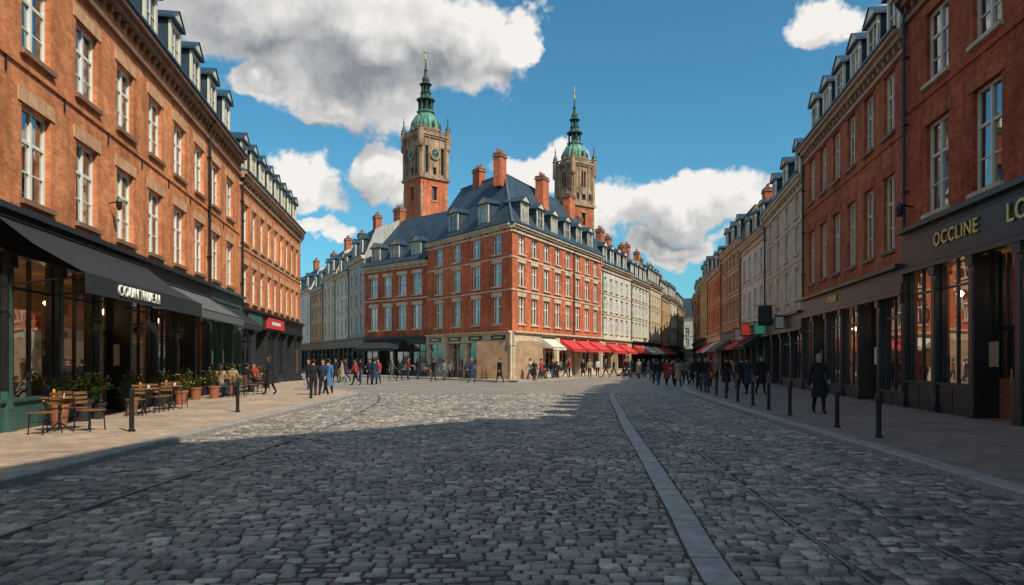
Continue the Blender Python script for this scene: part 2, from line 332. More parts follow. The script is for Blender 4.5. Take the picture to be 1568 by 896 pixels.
def shop(b,u0,u1,top,mat,bays,lod,doors=(1,),riser=.55,fas=.95,depth=3.2,pil=.3,accent=None,lamps=True,rmat=None):
    zt=top-fas; S='shopfront'; X=b.box
    rm=rmat or mat
    X(S,mat,u0,u1,-.2,.16,zt,top-.14); X(S,mat,u0,u1,-.05,.36,top-.137,top); X(S,mat,u0,u1,-.05,.22,zt-.08,zt-.003)
    if lod==0: X(S,mat,u0+.1,u1-.1,.16,.175,zt+.1,zt+.14); X(S,mat,u0+.1,u1-.1,.16,.175,top-.3,top-.26)
    bw=(u1-u0)/bays
    for i in range(bays+1):
        u=u0+i*bw; a=max(u0,u-pil/2); c=min(u1,u+pil/2)
        X(S,rm,a,c,-.2,.12,0,1.0); X(S,mat,a,c,-.2,.12,1.0,zt-.083)
        if lod<=1: X(S,rm,a-.03,c+.03,-.1,.17,.0,.42); X(S,mat,a-.03,c+.03,-.1,.19,zt-.35,zt-.09)
        if lod==0: X(S,accent or mat,a+.06,c-.06,.12,.135,.6,zt-.5)
    for i in range(bays):
        a=u0+i*bw+pil/2; c=u0+(i+1)*bw-pil/2
        g='window_glass' if lod<=1 else 'pane_dark'
        tz=zt-.8
        if i in doors:
            w=-.55; m=(a+c)/2; dw=min(.55,(c-a)/2-.12)
            X(S,mat,a,a+.08,w-.06,w+.02,0,zt-.083); X(S,mat,c-.08,c,w-.06,w+.02,0,zt-.083)
            X(S,mat,m-dw-.08,m-dw,w-.06,w+.02,0,zt-.083); X(S,mat,m+dw,m+dw+.08,w-.06,w+.02,0,zt-.083)
            X(S,mat,a+.08,c-.08,w-.05,w+.01,2.45,2.57); X(S,mat,m-dw,m+dw,w-.05,w,0.12,.75)
            X(S,mat,m-dw,m-dw+.1,w-.045,w+.003,.75,2.45); X(S,mat,m+dw-.1,m+dw,w-.045,w+.003,.75,2.45)
            X(S,'gold',m-dw+.13,m-dw+.16,w+.02,w+.06,1.0,1.45)
            b.face('shop_panes',g,[(a+.08,w-.02,.1),(c-.08,w-.02,.1),(c-.08,w-.02,zt),(a+.08,w-.02,zt)])
            b.face(S,mat,[(a,-.2,0),(a,w,0),(a,w,zt),(a,-.2,zt)]); b.face(S,mat,[(c,-.2,0),(c,w,0),(c,w,zt),(c,-.2,zt)])
        else:
            X(S,rm,a,c,-.14,.05,0,riser); X(S,accent or mat,a,c,-.14,.11,riser,riser+.07)
            if lod==0:
                n=2
                for k in range(n):
                    x0=a+(c-a)*k/n+.08; x1=a+(c-a)*(k+1)/n-.08; X(S,rm,x0,x1,.05,.065,.14,riser-.1)
            X(S,mat,a,a+.07,-.12,-.02,riser+.07,zt-.083); X(S,mat,c-.07,c,-.12,-.02,riser+.07,zt-.083)
            X(S,mat,a+.07,c-.07,-.12,-.03,tz,tz+.07)
            if c-a>1.5: X(S,mat,(a+c)/2-.03,(a+c)/2+.03,-.12,-.035,riser+.07,zt-.083)
            b.face('shop_panes',g,[(a,-.08,riser),(c,-.08+U(-.01,.01),riser),(c,-.08,zt),(a,-.08+U(-.01,.01),zt)])
    if lod<=1:
        I='interior'; D=-depth; F=b.face
        F('rooms','interior_floor',[(u0,D,.13),(u1,D,.13),(u1,-.1,.13),(u0,-.1,.13)]); F('rooms',I,[(u0,D,zt),(u1,D,zt),(u1,-.1,zt),(u0,-.1,zt)])
        F('rooms',I,[(u0,D,0),(u1,D,0),(u1,D,zt),(u0,D,zt)]); F('rooms',I,[(u0+.01,D,0),(u0+.01,-.2,0),(u0+.01,-.2,zt),(u0+.01,D,zt)]); F('rooms',I,[(u1-.01,D,0),(u1-.01,-.2,0),(u1-.01,-.2,zt),(u1-.01,D,zt)])
        u=u0+.5
        cols=['curtain','wood_table','terracotta','cl_tan','cl_navy','frame_white','leaf_dark','cl_red','flower_orange','cl_white']
        while u<u1-1.2:
            wdt=U(.8,1.3); X('furnishings','wood_table',u,u+wdt,D+.1,D+.5,.13,2.3)
            for zz in (.8,1.3,1.8,2.3):
                x=u+.05
                while x<u+wdt-.2:
                    s_=U(.08,.2); X('furnishings',random.choice(cols),x,x+s_,D+.52,D+.62,zz,zz+U(.12,.35)); x+=s_+.05
            if RND()<.85:
                X('furnishings','wood_table',u,u+U(.6,1),-1.1,-.5,.13,riser+.25)
                for k in range(6): x=u+U(0,.8); hh=U(.2,.6); X('furnishings',random.choice(cols),x,x+U(.1,.18),U(-1,-.9),-.7,riser+.26,riser+.26+hh)
            if lod==0 and RND()<.7:
                X('pictures',random.choice(cols),u+.2,u+.9,D+.02,D+.06,2.5,min(3.1,zt-.3))
            if lod==0 and RND()<.45:
                X('posters',random.choice(['curtain','cl_tan','canvas_white','cl_blue']),u+.3,u+.75,-.16,-.15,1.5,2.15)
            u+=wdt+U(.4,1.2)
        if lamps and lod==0:
            n=max(2,int((u1-u0)/1.7))
            for i in range(n):
                u=u0+(i+.5)*(u1-u0)/n; z=zt-.8; w=-1.2-.7*(i%2)
                b.cyl('pendant_lamps','iron_black',(u,w,z+.1),(u,w,zt),.008,4); b.lathe('pendant_lamps','lamp_warm',u,w,[(.03,z-.09),(.11,z),(.03,z+.1)],6)
def house(name,A,B,eave,D,wall,floors,ncol,ww,top,shopmat,bays,lod,trim='stone_tan',lintel=None,fr='frame_white',nd=0,ch=(),margin=.4,doors=(1,),style=0,cornice=.7,cm=None,pipe=True,low=2.8,fin=True,**k):
    b=Obj(name,A,B); L=b.L
    facade(b,L,top,eave,floors,ncol,ww,wall,trim,lintel,fr,lod,margin,cornice,cm)
    shop(b,0,L,top,shopmat,bays,lod,doors,**k)
    mansard(b,L,eave,D,wall,low=low,nd=nd,lod=lod,style=style,ch=ch)
    if pipe: downpipe(b,.25,eave-.4,top+.02)
    if fin: b.finish()
    return b

# ------------------------------------------------------------------ LEFT ROW
LA=(-9.22,3.75); LB=(-14.5,36.3)
uY=lambda Y:(Y-3.75)*1.013
b=Obj('brick_townhouse',LA,LB); L=b.L
facade(b,L,5.0,12.4,[(5.35,7.55),(8.75,10.75)],12,1.3,'brick_orange','stone_brown','lintel_orange','frame_white',0,.7,cornice=.95,cm='stone_brown')
mansard(b,L,12.4,9,'brick_orange',nd=12,lod=0,ch=(.6,.97),dm=.7,dh=2.0)
shop(b,0,20.2,5.0,'paint_black',9,0,(2,7),riser=.75,accent='paint_green',rmat='paint_green',pil=.24)
shop(b,20.2,27,5.0,'paint_dark',3,0,(1,),riser=.5,accent='paint_black')
shop(b,27,L,5.0,'paint_green',3,0,(1,),riser=.5)
b.face('walls','brick_orange',[(0,0,0),(0,-9,0),(0,-9,12.4),(0,0,12.4)])
downpipe(b,26.9,12,5.02)
for u in (16.6,):
    b.cyl('wall_lantern','iron_black',(u,0,6.3),(u,.25,6.35),.02,6); b.lathe('wall_lantern','iron_black',u,.27,[(.03,6.1),(.07,6.15),(.09,6.35),(.04,6.45),(.01,6.5)],6)
for i in range(11):
    u=.7+(i+1)*(L-1.4)/12; b.box('wall_anchors','iron_black',u-.02,u+.02,0,.04,8.0,8.45)
b.finish(); left1=b
b2=house('brick_townhouse',(-14.5,36.3),(-16.9,54.5),11.7,9,'brick_orange2',[(4.9,6.9),(8.1,10.2)],9,.95,4.5,'paint_dark',6,1,nd=8,ch=(.35,.98),trim='stone_tan',lintel='lintel_orange',cm='stone_tan',doors=(1,4))
s=Obj('shop_sign',(-14.5,36.3),(-16.9,54.5)); s.box('p','canvas_green',1.0,4.2,.17,.25,3.62,4.25); s.single()
s=Obj('shop_sign',(-14.5,36.3),(-16.9,54.5)); s.box('p','canvas_red',5.6,10.4,.17,.30,3.6,4.3); s.box('p','letters_white',6.6,9.2,.30,.31,3.85,4.05); s.single()

def awning(A,B,u0,u1,zw,zf,proj,mat,val=.32,txt=None,tw='letters_white',ts=.3,tu=None):
    b=Obj('awning',A,B); a=b.box
    n=max(2,int((u1-u0)/.9)); v0=.16
    for i in range(n):
        x0=u0+(u1-u0)*i/n; x1=u0+(u1-u0)*(i+1)/n
        b.face('canvas',mat,[(x0,v0,zw),(x1,v0,zw),(x1,proj*.5,(zw+zf)/2-.04),(x0,proj*.5,(zw+zf)/2-.04)])
        b.face('canvas',mat,[(x0,proj*.5,(zw+zf)/2-.04),(x1,proj*.5,(zw+zf)/2-.04),(x1,proj,zf),(x0,proj,zf)])
        m=4
        if txt:
            b.face('canvas',mat,[(x0,proj,zf),(x1,proj,zf),(x1,proj+.01,zf-val),(x0,proj+.01,zf-val)])
        else:
            for k in range(m):
                xa=x0+(x1-x0)*k/m; xb=x0+(x1-x0)*(k+1)/m; xm=(xa+xb)/2
                b.face('canvas',mat,[(xa,proj,zf),(xb,proj,zf),(xb,proj+.01,zf-val*.75),(xm,proj+.02,zf-val),(xa,proj+.01,zf-val*.75)])
    for u in (u0,u1):
        if not txt: b.face('canvas',mat,[(u,v0,zw),(u,proj,zf),(u,proj,zf-val*.5),(u,v0,zf+.0)])
    b.cyl('arms','iron_black',(u0,proj-.02,zf+.0),(u1,proj-.02,zf+.0),.03,6)
    k=u0+.3
    while k<u1:
        b.cyl('arms','iron_black',(k,.1,zf-.3),(k,proj-.05,zf-.02),.02,6); k+=2.2
    b.cyl('arms','iron_black',(u0,v0,zw+.02),(u1,v0,zw+.02),.07,8)
    b.finish()
    if txt: text(b,txt,ts,tu or (u0+u1)/2,proj+.03,zf-val/2,tw,off=0,sp=1.25)
awning(LA,LB,uY(14.0),uY(22.4),4.75,3.52,1.95,'canvas_black',.42,'COUNTRUE.LI',ts=.36,tu=uY(17.0))
awning(LA,LB,uY(23.2),uY(29.6),4.4,3.45,1.7,'canvas_grey',.34)
awning(LA,LB,uY(30.4),uY(35.5),4.3,3.4,1.3,'canvas_black',.3)

# ------------------------------------------------------------------ RIGHT ROW (far -> near)
P1=(13.0,22.5); P2=(15.4,36.0); P3=(17.7,47.6)
nrd=Vector((-.14,-1)).normalized(); N0=(P1[0]+nrd.x*15.0,P1[1]+nrd.y*15.0)
b=Obj('brick_townhouse',P1,N0); L=b.L
facade(b,L,5.9,13.5,[(6.15,8.9),(10.15,12.3)],5,1.4,'brick_red','stone_cream',None,'frame_cream',0,.75,cornice=.8,cm='stone_brown')
shop(b,0,L,5.9,'paint_black',7,0,(2,5),riser=.95,fas=1.35,accent='paint_black',depth=3.6)
mansard(b,L,13.5,9,'brick_red',nd=6,lod=0,low=2.5,ch=(.05,))
for i in range(5):
    u=.75+(i+.5)*(L-1.5)/5
    for z in (8.9,12.3): b.box('lintels','brick_red2',u-.9,u+.9,-.02,.03,z,z+.32)
b.cyl('wall_lantern','iron_black',(.5,0,6.6),(.5,.4,6.7),.03,6); b.lathe('wall_lantern','iron_black',.5,.42,[(.04,6.3),(.11,6.36),(.14,6.6),(.05,6.73),(.01,6.8)],6)
downpipe(b,.12,13.0,5.95,'iron_black'); b.finish()
text(b,'OCCLINE',.54,3.55,.19,5.2,'gold'); text(b,'LODEN & CO',.66,8.2,.19,5.2,'gold')
b=house('brick_townhouse',P2,P1,12.6,9,'brick_red2',[(5.5,8.15),(9.6,11.75)],6,1.05,4.85,'paint_dark',6,0,nd=6,ch=(.1,.62),trim='stone_brown',lintel='brick_red',fr='frame_cream',cm='stone_tan',cornice=.75,doors=(1,4),margin=.5)
text(b,'ATELIER',.36,5.8,.19,4.35,'gold')
T1=(N0[0]+nrd.x*10.2,N0[1]+nrd.y*10.2); T2=(T1[0]+nrd.x*20,T1[1]+nrd.y*20)
def tall(A,B,h,D,f,h2=None):  # unseen houses added out of view, shaped to cast the foreground shadow
    b=Obj('brick_townhouse',A,B); L=b.L; h2=h2 or h
    facade(b,L,5,h,f,int(L/2.8),1.3,'brick_red2','stone_cream',None,'frame_white',2); shop(b,0,L,5,'paint_dark',4,2)
    e=h+.05; e2=h2+.05
    b.face('roof','slate',[(0,0,e),(L,0,e2),(L,-D,e2),(0,-D,e)])
    if h2>h: b.face('walls','brick_red2',[(0,.0,h+.035),(L,.0,h+.035),(L,.0,h2)])
    b.face('walls','brick_red2',[(.001,0,0),(.001,-D,0),(.001,-D,h),(.001,0,h)]); b.face('walls','brick_red2',[(L-.001,0,0),(L-.001,-D,0),(L-.001,-D,h2),(L-.001,0,h2)])
    b.face('walls','brick_red2',[(0,-D,0),(L,-D,0),(L,-D,h2),(0,-D,h)])
    b.finish()
tall(N0,T1,17.5,11,[(5.6,8),(9,11.2),(12,14),(15,17)],24.4)  # sloped top set to slant the edge of the cast shadow
tall(T1,T2,24.4,12,[(5.6,8),(9,11.2),(12,14),(15,17),(18,20),(21,23)])
row=[(P3,P2,11.5,'render_cream',3),((19.3,57.5),P3,10.9,'render_white',3),((20.9,68),(19.3,57.5),11.8,'brick_tan',4),((23.0,80),(20.9,68),11.0,'brick_orange2',4),
     ((25.6,93),(23.0,80),11.6,'render_ochre',5),((28.6,106),(25.6,93),10.8,'brick_red2',5),((32.2,121),(28.6,106),11.8,'render_cream',5),((37,138),(32.2,121),11.2,'render_ochre',5)]
for i,(a,c,ev,wm,nc) in enumerate(row):
    lod=1 if i<1 else 2
    fl=[(5.1,7.2),(8.2,10.0)] if i%2 else [(4.9,6.6),(7.3,8.8),(9.3,10.4)]
    fl=[(x*ev/11.2,y*ev/11.2) for x,y in fl]
    house('townhouse',a,c,ev,9,wm,fl,nc+1,.95,4.3,['paint_dark','paint_green','paint_brown','stone_cream'][i%4],4,lod,nd=3,ch=(.1,.9) if i%2 else (.5,),trim='stone_cream',lintel=None,cm='stone_cream',style=i%2)
# ------------------------------------------------------------------ CENTRAL corner building
C=(0.0,53.8); R=(9.4,72.0); L1=(-7.9,64.0); L2=(-15.2,70.4)
b=Obj('brick_corner_building',L1,C)
Lw=b.L
F3=[(4.55,6.75),(7.6,9.5),(10.2,11.75)]
facade(b,Lw,3.95,12.4,F3,4,1.15,'brick_center','stone_cream','stone_cream','frame_white',1,.5,cornice=.6,cm='stone_cream')
shop(b,0,Lw,3.95,'stone_cream',4,1,(1,),riser=.5,fas=.8,pil=.6)
for i in range(4):
    u=(i+.5)*Lw/4; b.box('shop_name_boards','paint_black',u-1.0,u+1.0,.16,.2,3.28,3.62); b.box('shop_name_boards','gold',u-.6,u+.6,.2,.21,3.4,3.5)
nl=b.n.copy(); dl=b.d.copy()
b.frame(C,R); Rw=b.L; nr=b.n.copy(); dr=b.d.copy()
facade(b,Rw,3.95,12.4,F3,8,1.15,'brick_center','stone_cream','stone_cream','frame_white',1,.5,cornice=.6,cm='stone_cream')
shop(b,0,Rw,3.95,'stone_cream',7,1,(1,4),riser=.5,fas=.8,pil=.6)
downpipe(b,Rw*.62,12,3.98)
Cv=Vector((*C,0)); bis=-(nl+nr).normalized(); ap=Cv+bis*7.0; half=(-(ap-Cv).dot(nr)); ZR=18.2; E=12.45
Rv=Vector((*R,0)); L1v=Vector((*L1,0))
rr=Rv-nr*half; rl=L1v-nl*half
b.frame((0,0),d=(1,0))
def W(v,z): return (v.x,-v.y,z)
def Q(part,mat,*p):
    b.face(part,mat,[W(*x) for x in p])
ov=.35
Co=Cv+ (nl+nr).normalized()*ov*1.2
Q('roof','slate',(Co,E),(L1v+nl*ov,E),(rl,ZR),(ap,ZR)); Q('roof','slate',(Co,E),(ap,ZR),(rr,ZR),(Rv+nr*ov,E))
bl=L1v-nl*2*half; brr=Rv-nr*2*half; inn=Cv+bis*14
Q('roof','slate',(bl,E),(rl,ZR),(ap,ZR),(inn,E)); Q('roof','slate',(brr,E),(rr,ZR),(ap,ZR),(inn,E))
Q('walls','brick_center',(L1v,0),(bl,0),(bl,E),(rl,ZR-.05),(L1v,E)); Q('walls','brick_center',(Rv,0),(brr,0),(brr,E),(rr,ZR-.05),(Rv,E))
Q('walls','brick_center',(bl,0),(inn,0),(inn,E),(bl,E)); Q('walls','brick_center',(brr,0),(inn,0),(inn,E),(brr,E))
for p_,q_ in (((Co,E),(ap,ZR)),((ap,ZR),(rr,ZR)),((ap,ZR),(rl,ZR))):
    b.cyl('roof_trim','lead',W(*p_),W(*q_),.10,6)
b.frame(L1,C)
for u in (4.2,8.8): dormer(b,u,12.7,1,'stone_cream',wd=1.4,h=1.7,back=2.0)
b.frame(C,R)
for k in range(6): dormer(b,2.6+k*3.0,12.7,1,'stone_cream',wd=1.3,h=1.6,back=1.6)
chimney(b,4.6,-half+.2,ZR-1.5,ZR+1.3,'brick_center',1.1,.7); chimney(b,11.2,-half+1.2,ZR-3,ZR+.7,'brick_center',1.3,.8); chimney(b,18.8,-half+.8,ZR-3.2,ZR+.7,'brick_center',1.4,.8)
b.frame(L1,C); chimney(b,3.0,-half,ZR-1.0,ZR+1.2,'brick_center',1.1,.7)
b.finish()
b=Obj('brick_wing_building',L2,L1); L=b.L
facade(b,L,3.9,11.0,[(4.6,6.9),(7.9,9.9)],4,1.25,'brick_red2','stone_cream','stone_cream','frame_white',1,.4,cornice=.5,cm='stone_cream')
shop(b,0,L,3.9,'paint_dark',4,1,(1,),fas=.7)
D=2*half; e=11.05; r=16.4; F=b.face
F('roof','slate',[(0,.35,e),(L,.35,e),(L,-half,r),(0,-half,r)]); F('roof','slate',[(0,-half,r),(L,-half,r),(L,-D,e),(0,-D,e)])
F('walls','brick_red2',[(0,0,0),(0,0,e),(0,-half,r),(0,-D,e),(0,-D,0)])
for u in (1.7,4.7,7.9): dormer(b,u,11.2,1,'stone_cream',wd=1.3,h=1.5,back=1.7)
chimney(b,1.0,-half,r-1,r+1.2,'brick_red2',1.1,.7); b.finish()
awning(L2,L1,.4,6.5,3.5,2.75,1.6,'canvas_black',.3)
for k in range(3): awning(C,R,9.2+k*3.6,12.3+k*3.6,3.5,2.6,1.5,'canvas_red',.25)
awning(C,R,5.2,8.0,3.5,2.7,1.3,'canvas_white',.25)
pts=[L2,(-18.4,77),(-21.6,83.5),(-25,90.5),(-29,98.5),(-35,110)]
wm=['render_grey','render_white','render_cream','brick_tan','render_white']
for i in range(5):
    ev=[12.4,11.6,12.2,11.4,12][i]
    house('townhouse',pts[i+1],pts[i],ev,8,wm[i],[(4.7,6.4),(7.2,8.7),(9.5,10.7)],3,.95,4.0,['paint_dark','paint_brown'][i%2],3,2,nd=2,ch=(.2,),trim='stone_cream',cm='stone_cream',style=i%2)
pts=[R,(14.2,82.0),(18.2,91),(21.8,100),(25.2,109.5),(29,120),(34,135)]
wm=['render_white','render_white','render_cream','render_ochre','render_white','render_cream']
for i in range(6):
    ev=[11.8,11.4,11.9,11.3,11.6,11.4][i]
    bb=house('townhouse',pts[i],pts[i+1],ev,9,wm[i],[(4.5,6.2),(6.9,8.4),(9.1,10.5)],5,.95,3.9,['stone_cream','paint_dark','paint_brown'][i%3],4,2,nd=4,ch=(.15,.85),trim='stone_cream',cm='stone_cream',style=i%2)
    if i<4: awning(pts[i],pts[i+1],1.0,4.6,3.4,2.5,1.5,['canvas_red','canvas_red','canvas_white','canvas_red'][i],.25); awning(pts[i],pts[i+1],5.4,9.0,3.4,2.5,1.5,['canvas_red','canvas_white','canvas_red','canvas_grey'][i],.25)
house('townhouse',(-62,112),(-46,120),11,9,'render_cream',[(4.7,6.4),(7.2,8.7)],5,.95,4,'paint_dark',5,2,nd=4,ch=(.3,.8))
house('townhouse',(-46,120),(-28,128),10.5,9,'brick_orange2',[(4.7,6.4),(7.2,8.7)],6,.95,4,'paint_dark',5,2,nd=4,ch=(.3,.8))
house('townhouse',(28,158),(44,150),11.5,9,'render_white',[(4.7,6.4),(7.2,8.7)],5,.95,4,'paint_dark',5,2,nd=4,ch=(.3,.8))
house('townhouse',(44,150),(60,142),12,9,'brick_tan',[(4.7,6.4),(7.2,8.7)],5,.95,4,'paint_dark',5,2,nd=4,ch=(.3,.8))
house('townhouse',(-16.9,54.5),(-30,62),11.4,8.1,'brick_orange2',[(4.7,6.4),(7.4,9.2)],6,.95,4.4,'paint_dark',5,2,nd=4,ch=(.4,))

# ------------------------------------------------------------------ TOWERS
def tower(cx,cy,side,zb,zt,rot,brick,top_z,clock=True):
    b=Obj('clock_tower' if clock else 'bell_tower',(cx,cy),d=(1,0)); h=side/2
    for k in range(4):
        a=rot+k*math.pi/2; dx,dy=math.cos(a),math.sin(a)
        n=Vector((dy,-dx,0)); dd=Vector((dx,dy,0)); A=Vector((cx,cy,0))+n*h-dd*h
        b.frame((A.x,A.y),d=(dx,dy)); m=side/2
        b.wall('shaft',brick,0,side,0,zb,[(m-.45,m+.45,zb-3.6,zb-1.4)],rev=.5)
        b.face('shaft_openings','pane_dark',[(m-.45,-.4,zb-3.6),(m+.45,-.4,zb-3.6),(m+.45,-.4,zb-1.4),(m-.45,-.4,zb-1.4)])
        b.box('shaft_trim','stone_tower',m-.6,m+.6,0,.12,zb-3.85,zb-3.6); b.box('shaft_trim','stone_tower',m-.6,m+.6,0,.12,zb-1.4,zb-1.1)
        for z in range(3,int(zb)-1,1):
            q=.55 if z%2 else .35
            b.box('quoins','stone_tower',-.04,q,-.1,.05,z,z+.9); b.box('quoins','stone_tower',side-q,side+.04,-.1,.05,z,z+.9)
        b.box('shaft_trim','stone_tower',-.25,side+.25,-.2,.28,zb-.3,zb+.1)
        if clock: op=[(m-.32,m+.32,zb+.5,zb+2.0),(m-1.75,m-1.2,zb+.6,zt-1.6),(m+1.2,m+1.75,zb+.6,zt-1.6)]
        else: op=[(m-.5,m-.1,zb+3.0,zt-1.2),(m+.1,m+.5,zb+3.0,zt-1.2),(m-1.6,m-1.15,zb+.8,zb+2.2),(m+1.15,m+1.6,zb+.8,zb+2.2),(m-.45,m+.45,zb+.8,zb+2.3)]
        b.wall('belfry','stone_tower',0,side,zb,zt,op,rev=.4)
        for x0,x1,a0,a1 in op:
            b.face('shaft_openings','pane_dark',[(x0,-.35,a0),(x1,-.35,a0),(x1,-.35,a1),(x0,-.35,a1)])
            b.cyl('belfry_arches','stone_tower',((x0+x1)/2,-.05,a1),((x0+x1)/2,.1,a1),(x1-x0)/2+.1,10)
        for x in (0.0,side-.45): b.box('belfry','stone_tower',x,x+.45,0,.2,zb+.1,zt)
        for x in (m-1.1,m+.9): b.box('belfry','stone_tower',x,x+.2,0,.14,zb+.1,zt-.5)
        for x in (.55,side-.75): b.cyl('belfry','stone_tower',(x+.1,.12,zb+.1),(x+.1,.12,zt-.8),.1,8)
        if clock:
            cz=zb+(zt-zb)*.56; rc=.8
            b.cyl('clock_face','stone_tower',(m,0,cz),(m,.25,cz),rc+.18,24); b.cyl('clock_face','gold',(m,.25,cz),(m,.29,cz),rc+.02,24); b.cyl('clock_face','zinc_blue',(m,.29,cz),(m,.31,cz),rc-.07,24)
            for q in range(12):
                t=q*math.pi/6; b.cyl('clock_face','gold',(m+math.cos(t)*.52,.32,cz+math.sin(t)*.52),(m+math.cos(t)*.68,.32,cz+math.sin(t)*.68),.03,4)
            b.cyl('clock_hands','gold',(m,.34,cz),(m+.22,.34,cz+.42),.04,4); b.cyl('clock_hands','gold',(m,.34,cz),(m-.33,.34,cz+.12),.05,4)
        b.box('belfry_cornice','stone_tower',-.3,side+.3,-.2,.35,zt-.25,zt+.05); b.box('belfry_cornice','stone_tower',-.15,side+.15,-.2,.2,zt-.55,zt-.3)
        b.face('gable','stone_tower',[(m-1.1,.12,zt+.05),(m+1.1,.12,zt+.05),(m,.12,zt+1.4)]); b.face('gable','stone_tower',[(m-1.1,.12,zt+.05),(m,.12,zt+1.4),(m,-1.5,zt+1.2),(m-1.1,-1.5,zt+.05)]); b.face('gable','stone_tower',[(m+1.1,.12,zt+.05),(m,.12,zt+1.4),(m,-1.5,zt+1.2),(m+1.1,-1.5,zt+.05)])
        b.lathe('pinnacles','copper_dark',m,.0,[(.16,zt+1.3),(.2,zt+1.5),(.05,zt+1.8),(.03,zt+2.3)],6)
        n_=int(side/.4)
        for i in range(n_):
            u=(i+.5)*side/n_; b.cyl('balustrade','stone_tower',(u,.1,zt+.05),(u,.1,zt+.65),.07,5)
        b.box('balustrade','stone_tower',0,side,.0,.2,zt+.65,zt+.78)
        b.lathe('corner_turrets','stone_tower',0,0,[(.4,zt-2.2),(.5,zt-1.8),(.45,zt-1.2),(.45,zt+.7),(.56,zt+.8),(.5,zt+.9)],8)
        b.lathe('corner_turrets','copper_dark',0,0,[(.46,zt+.9),(.38,zt+1.4),(.2,zt+1.8),(.1,zt+2.2),(.08,zt+2.5),(.15,zt+2.65),(.05,zt+2.9),(.02,zt+3.6)],8)
    b.frame((cx,cy),d=(math.cos(rot),math.sin(rot)))
    S=(top_z-zt)/14.7
    Z=lambda q: zt+q*S
    r=h*.98
    pp=math.pi/8
    b.lathe('dome','stone_tower',0,0,[(r*.98,Z(.0)),(r*.98,Z(.9)),(r*1.04,Z(.95)),(r*1.04,Z(1.1))],8,pp)
    b.lathe('dome','copper',0,0,[(r*.98,Z(1.1)),(r*.97,Z(1.6)),(r*.92,Z(2.2)),(r*.8,Z(2.9)),(r*.62,Z(3.5)),(r*.5,Z(3.8)),(r*.5,Z(4.0)),(r*.6,Z(4.05)),(r*.6,Z(4.2))],8,pp)
    for k in range(8):
        t=pp+k*math.pi/4; cr,sr=math.cos(t),math.sin(t)
        b.cyl('dome_ribs','copper_dark',(r*cr*.99,r*sr*.99,Z(1.1)),(r*cr*.93,r*sr*.93,Z(2.2)),.07,5); b.cyl('dome_ribs','copper_dark',(r*cr*.93,r*sr*.93,Z(2.2)),(r*cr*.62,r*sr*.62,Z(3.5)),.07,5)
        b.cyl('lantern','copper_dark',(r*cr*.44,r*sr*.44,Z(4.2)),(r*cr*.44,r*sr*.44,Z(5.9)),.13,6)
        b.cyl('lantern_upper','copper_dark',(r*cr*.27,r*sr*.27,Z(7.1)),(r*cr*.27,r*sr*.27,Z(8.4)),.08,6)
        t2=t+math.pi/8; b.lathe('dome_oculi','copper_dark',r*.9*math.cos(t2),r*.9*math.sin(t2),[(.28,Z(1.3)),(.3,Z(1.9)),(.05,Z(2.4))],6)
    b.lathe('lantern','copper_dark',0,0,[(r*.2,Z(4.2)),(r*.2,Z(5.9))],8)
    b.lathe('spire','copper_dark',0,0,[(r*.55,Z(5.9)),(r*.62,Z(6.0)),(r*.6,Z(6.15)),(r*.45,Z(6.35)),(r*.34,Z(6.6)),(r*.32,Z(7.0)),(r*.38,Z(7.1))],8,pp)
    b.lathe('lantern_upper','copper_dark',0,0,[(r*.13,Z(7.1)),(r*.13,Z(8.4))],8)
    b.lathe('spire','copper_dark',0,0,[(r*.34,Z(8.4)),(r*.42,Z(8.5)),(r*.4,Z(8.6)),(r*.22,Z(8.9)),(r*.25,Z(9.2)),(r*.24,Z(9.5)),(r*.13,Z(9.9)),(r*.1,Z(10.6)),(r*.14,Z(10.8)),(r*.07,Z(11.1)),(.05,Z(12.4))],8,pp)
    b.lathe('finial','gold',0,0,[(.07,Z(12.3)),(.22,Z(12.5)),(.22,Z(12.65)),(.07,Z(12.85)),(.06,Z(14.7))],8)
    b.box('weather_vane','copper_dark',-.4,.35,-.03,.03,Z(13.5),Z(13.7))
    b.finish()
tower(-13.9,110,5.1,30.4,37.2,math.radians(40),'brick_center',52.2)
tower(11.0,120,4.8,28.4,35.6,math.radians(35),'brick_red2',49.6,False)

# ------------------------------------------------------------------ GROUND
def sheet(name,pts,z,mat,sub=None):
    me=bpy.data.meshes.new(name); me.from_pydata([(x,y,z) for x,y in pts],[],[tuple(range(len(pts)))]); me.materials.append(MATS[mat]); me.update()
    ob=bpy.data.objects.new(name,me); SC.collection.objects.link(ob); return ob
sheet('ground',[(-2500,-2500),(2500,-2500),(2500,2500),(-2500,2500)],-.05,'ground_dirt')
sheet('road_bed',[(-70,-40),(70,-40),(70,34),(-70,34)],-.018,'ground_dirt')
sheet('cobblestone_road_far',[(-120,34),(120,34),(120,200),(-120,200)],-.004,'cobble_far')
KL=[(-6.4,-30),(-6.6,0),(-6.7,9),(-6.85,15),(-7.0,25),(-7.1,31),(-7.4,32.8),(-8.2,34.6),(-9.8,36.6),(-12.2,40.5),(-14.2,47),(-16.5,55),(-22,60),(-32,66)]
WL=[(-4.0,-30),(-8.6,0),(-10.0,9),(-11.0,15),(-12.6,25),(-13.6,31),(-13.9,32.8),(-14.1,34.6),(-14.5,36.8),(-15,40.5),(-15.9,47),(-17,55),(-30,63),(-40,70)]
KR=[(5.2,-30),(5.7,0),(6.1,8.1),(6.46,11.8),(6.9,17.4),(7.6,25),(8.2,30),(8.9,35.5),(10.3,41),(12.6,50),(15.6,62),(19.6,80),(23.5,98),(31,125),(36,140)]
WR=[(9,-30),(10.5,0),(11.2,8.1),(11.7,11.8),(12.4,17.4),(13.5,25),(14.6,30),(15.5,35.5),(16.7,41),(18.3,50),(20.2,62),(23.2,80),(27,98),(33,125),(38,140)]
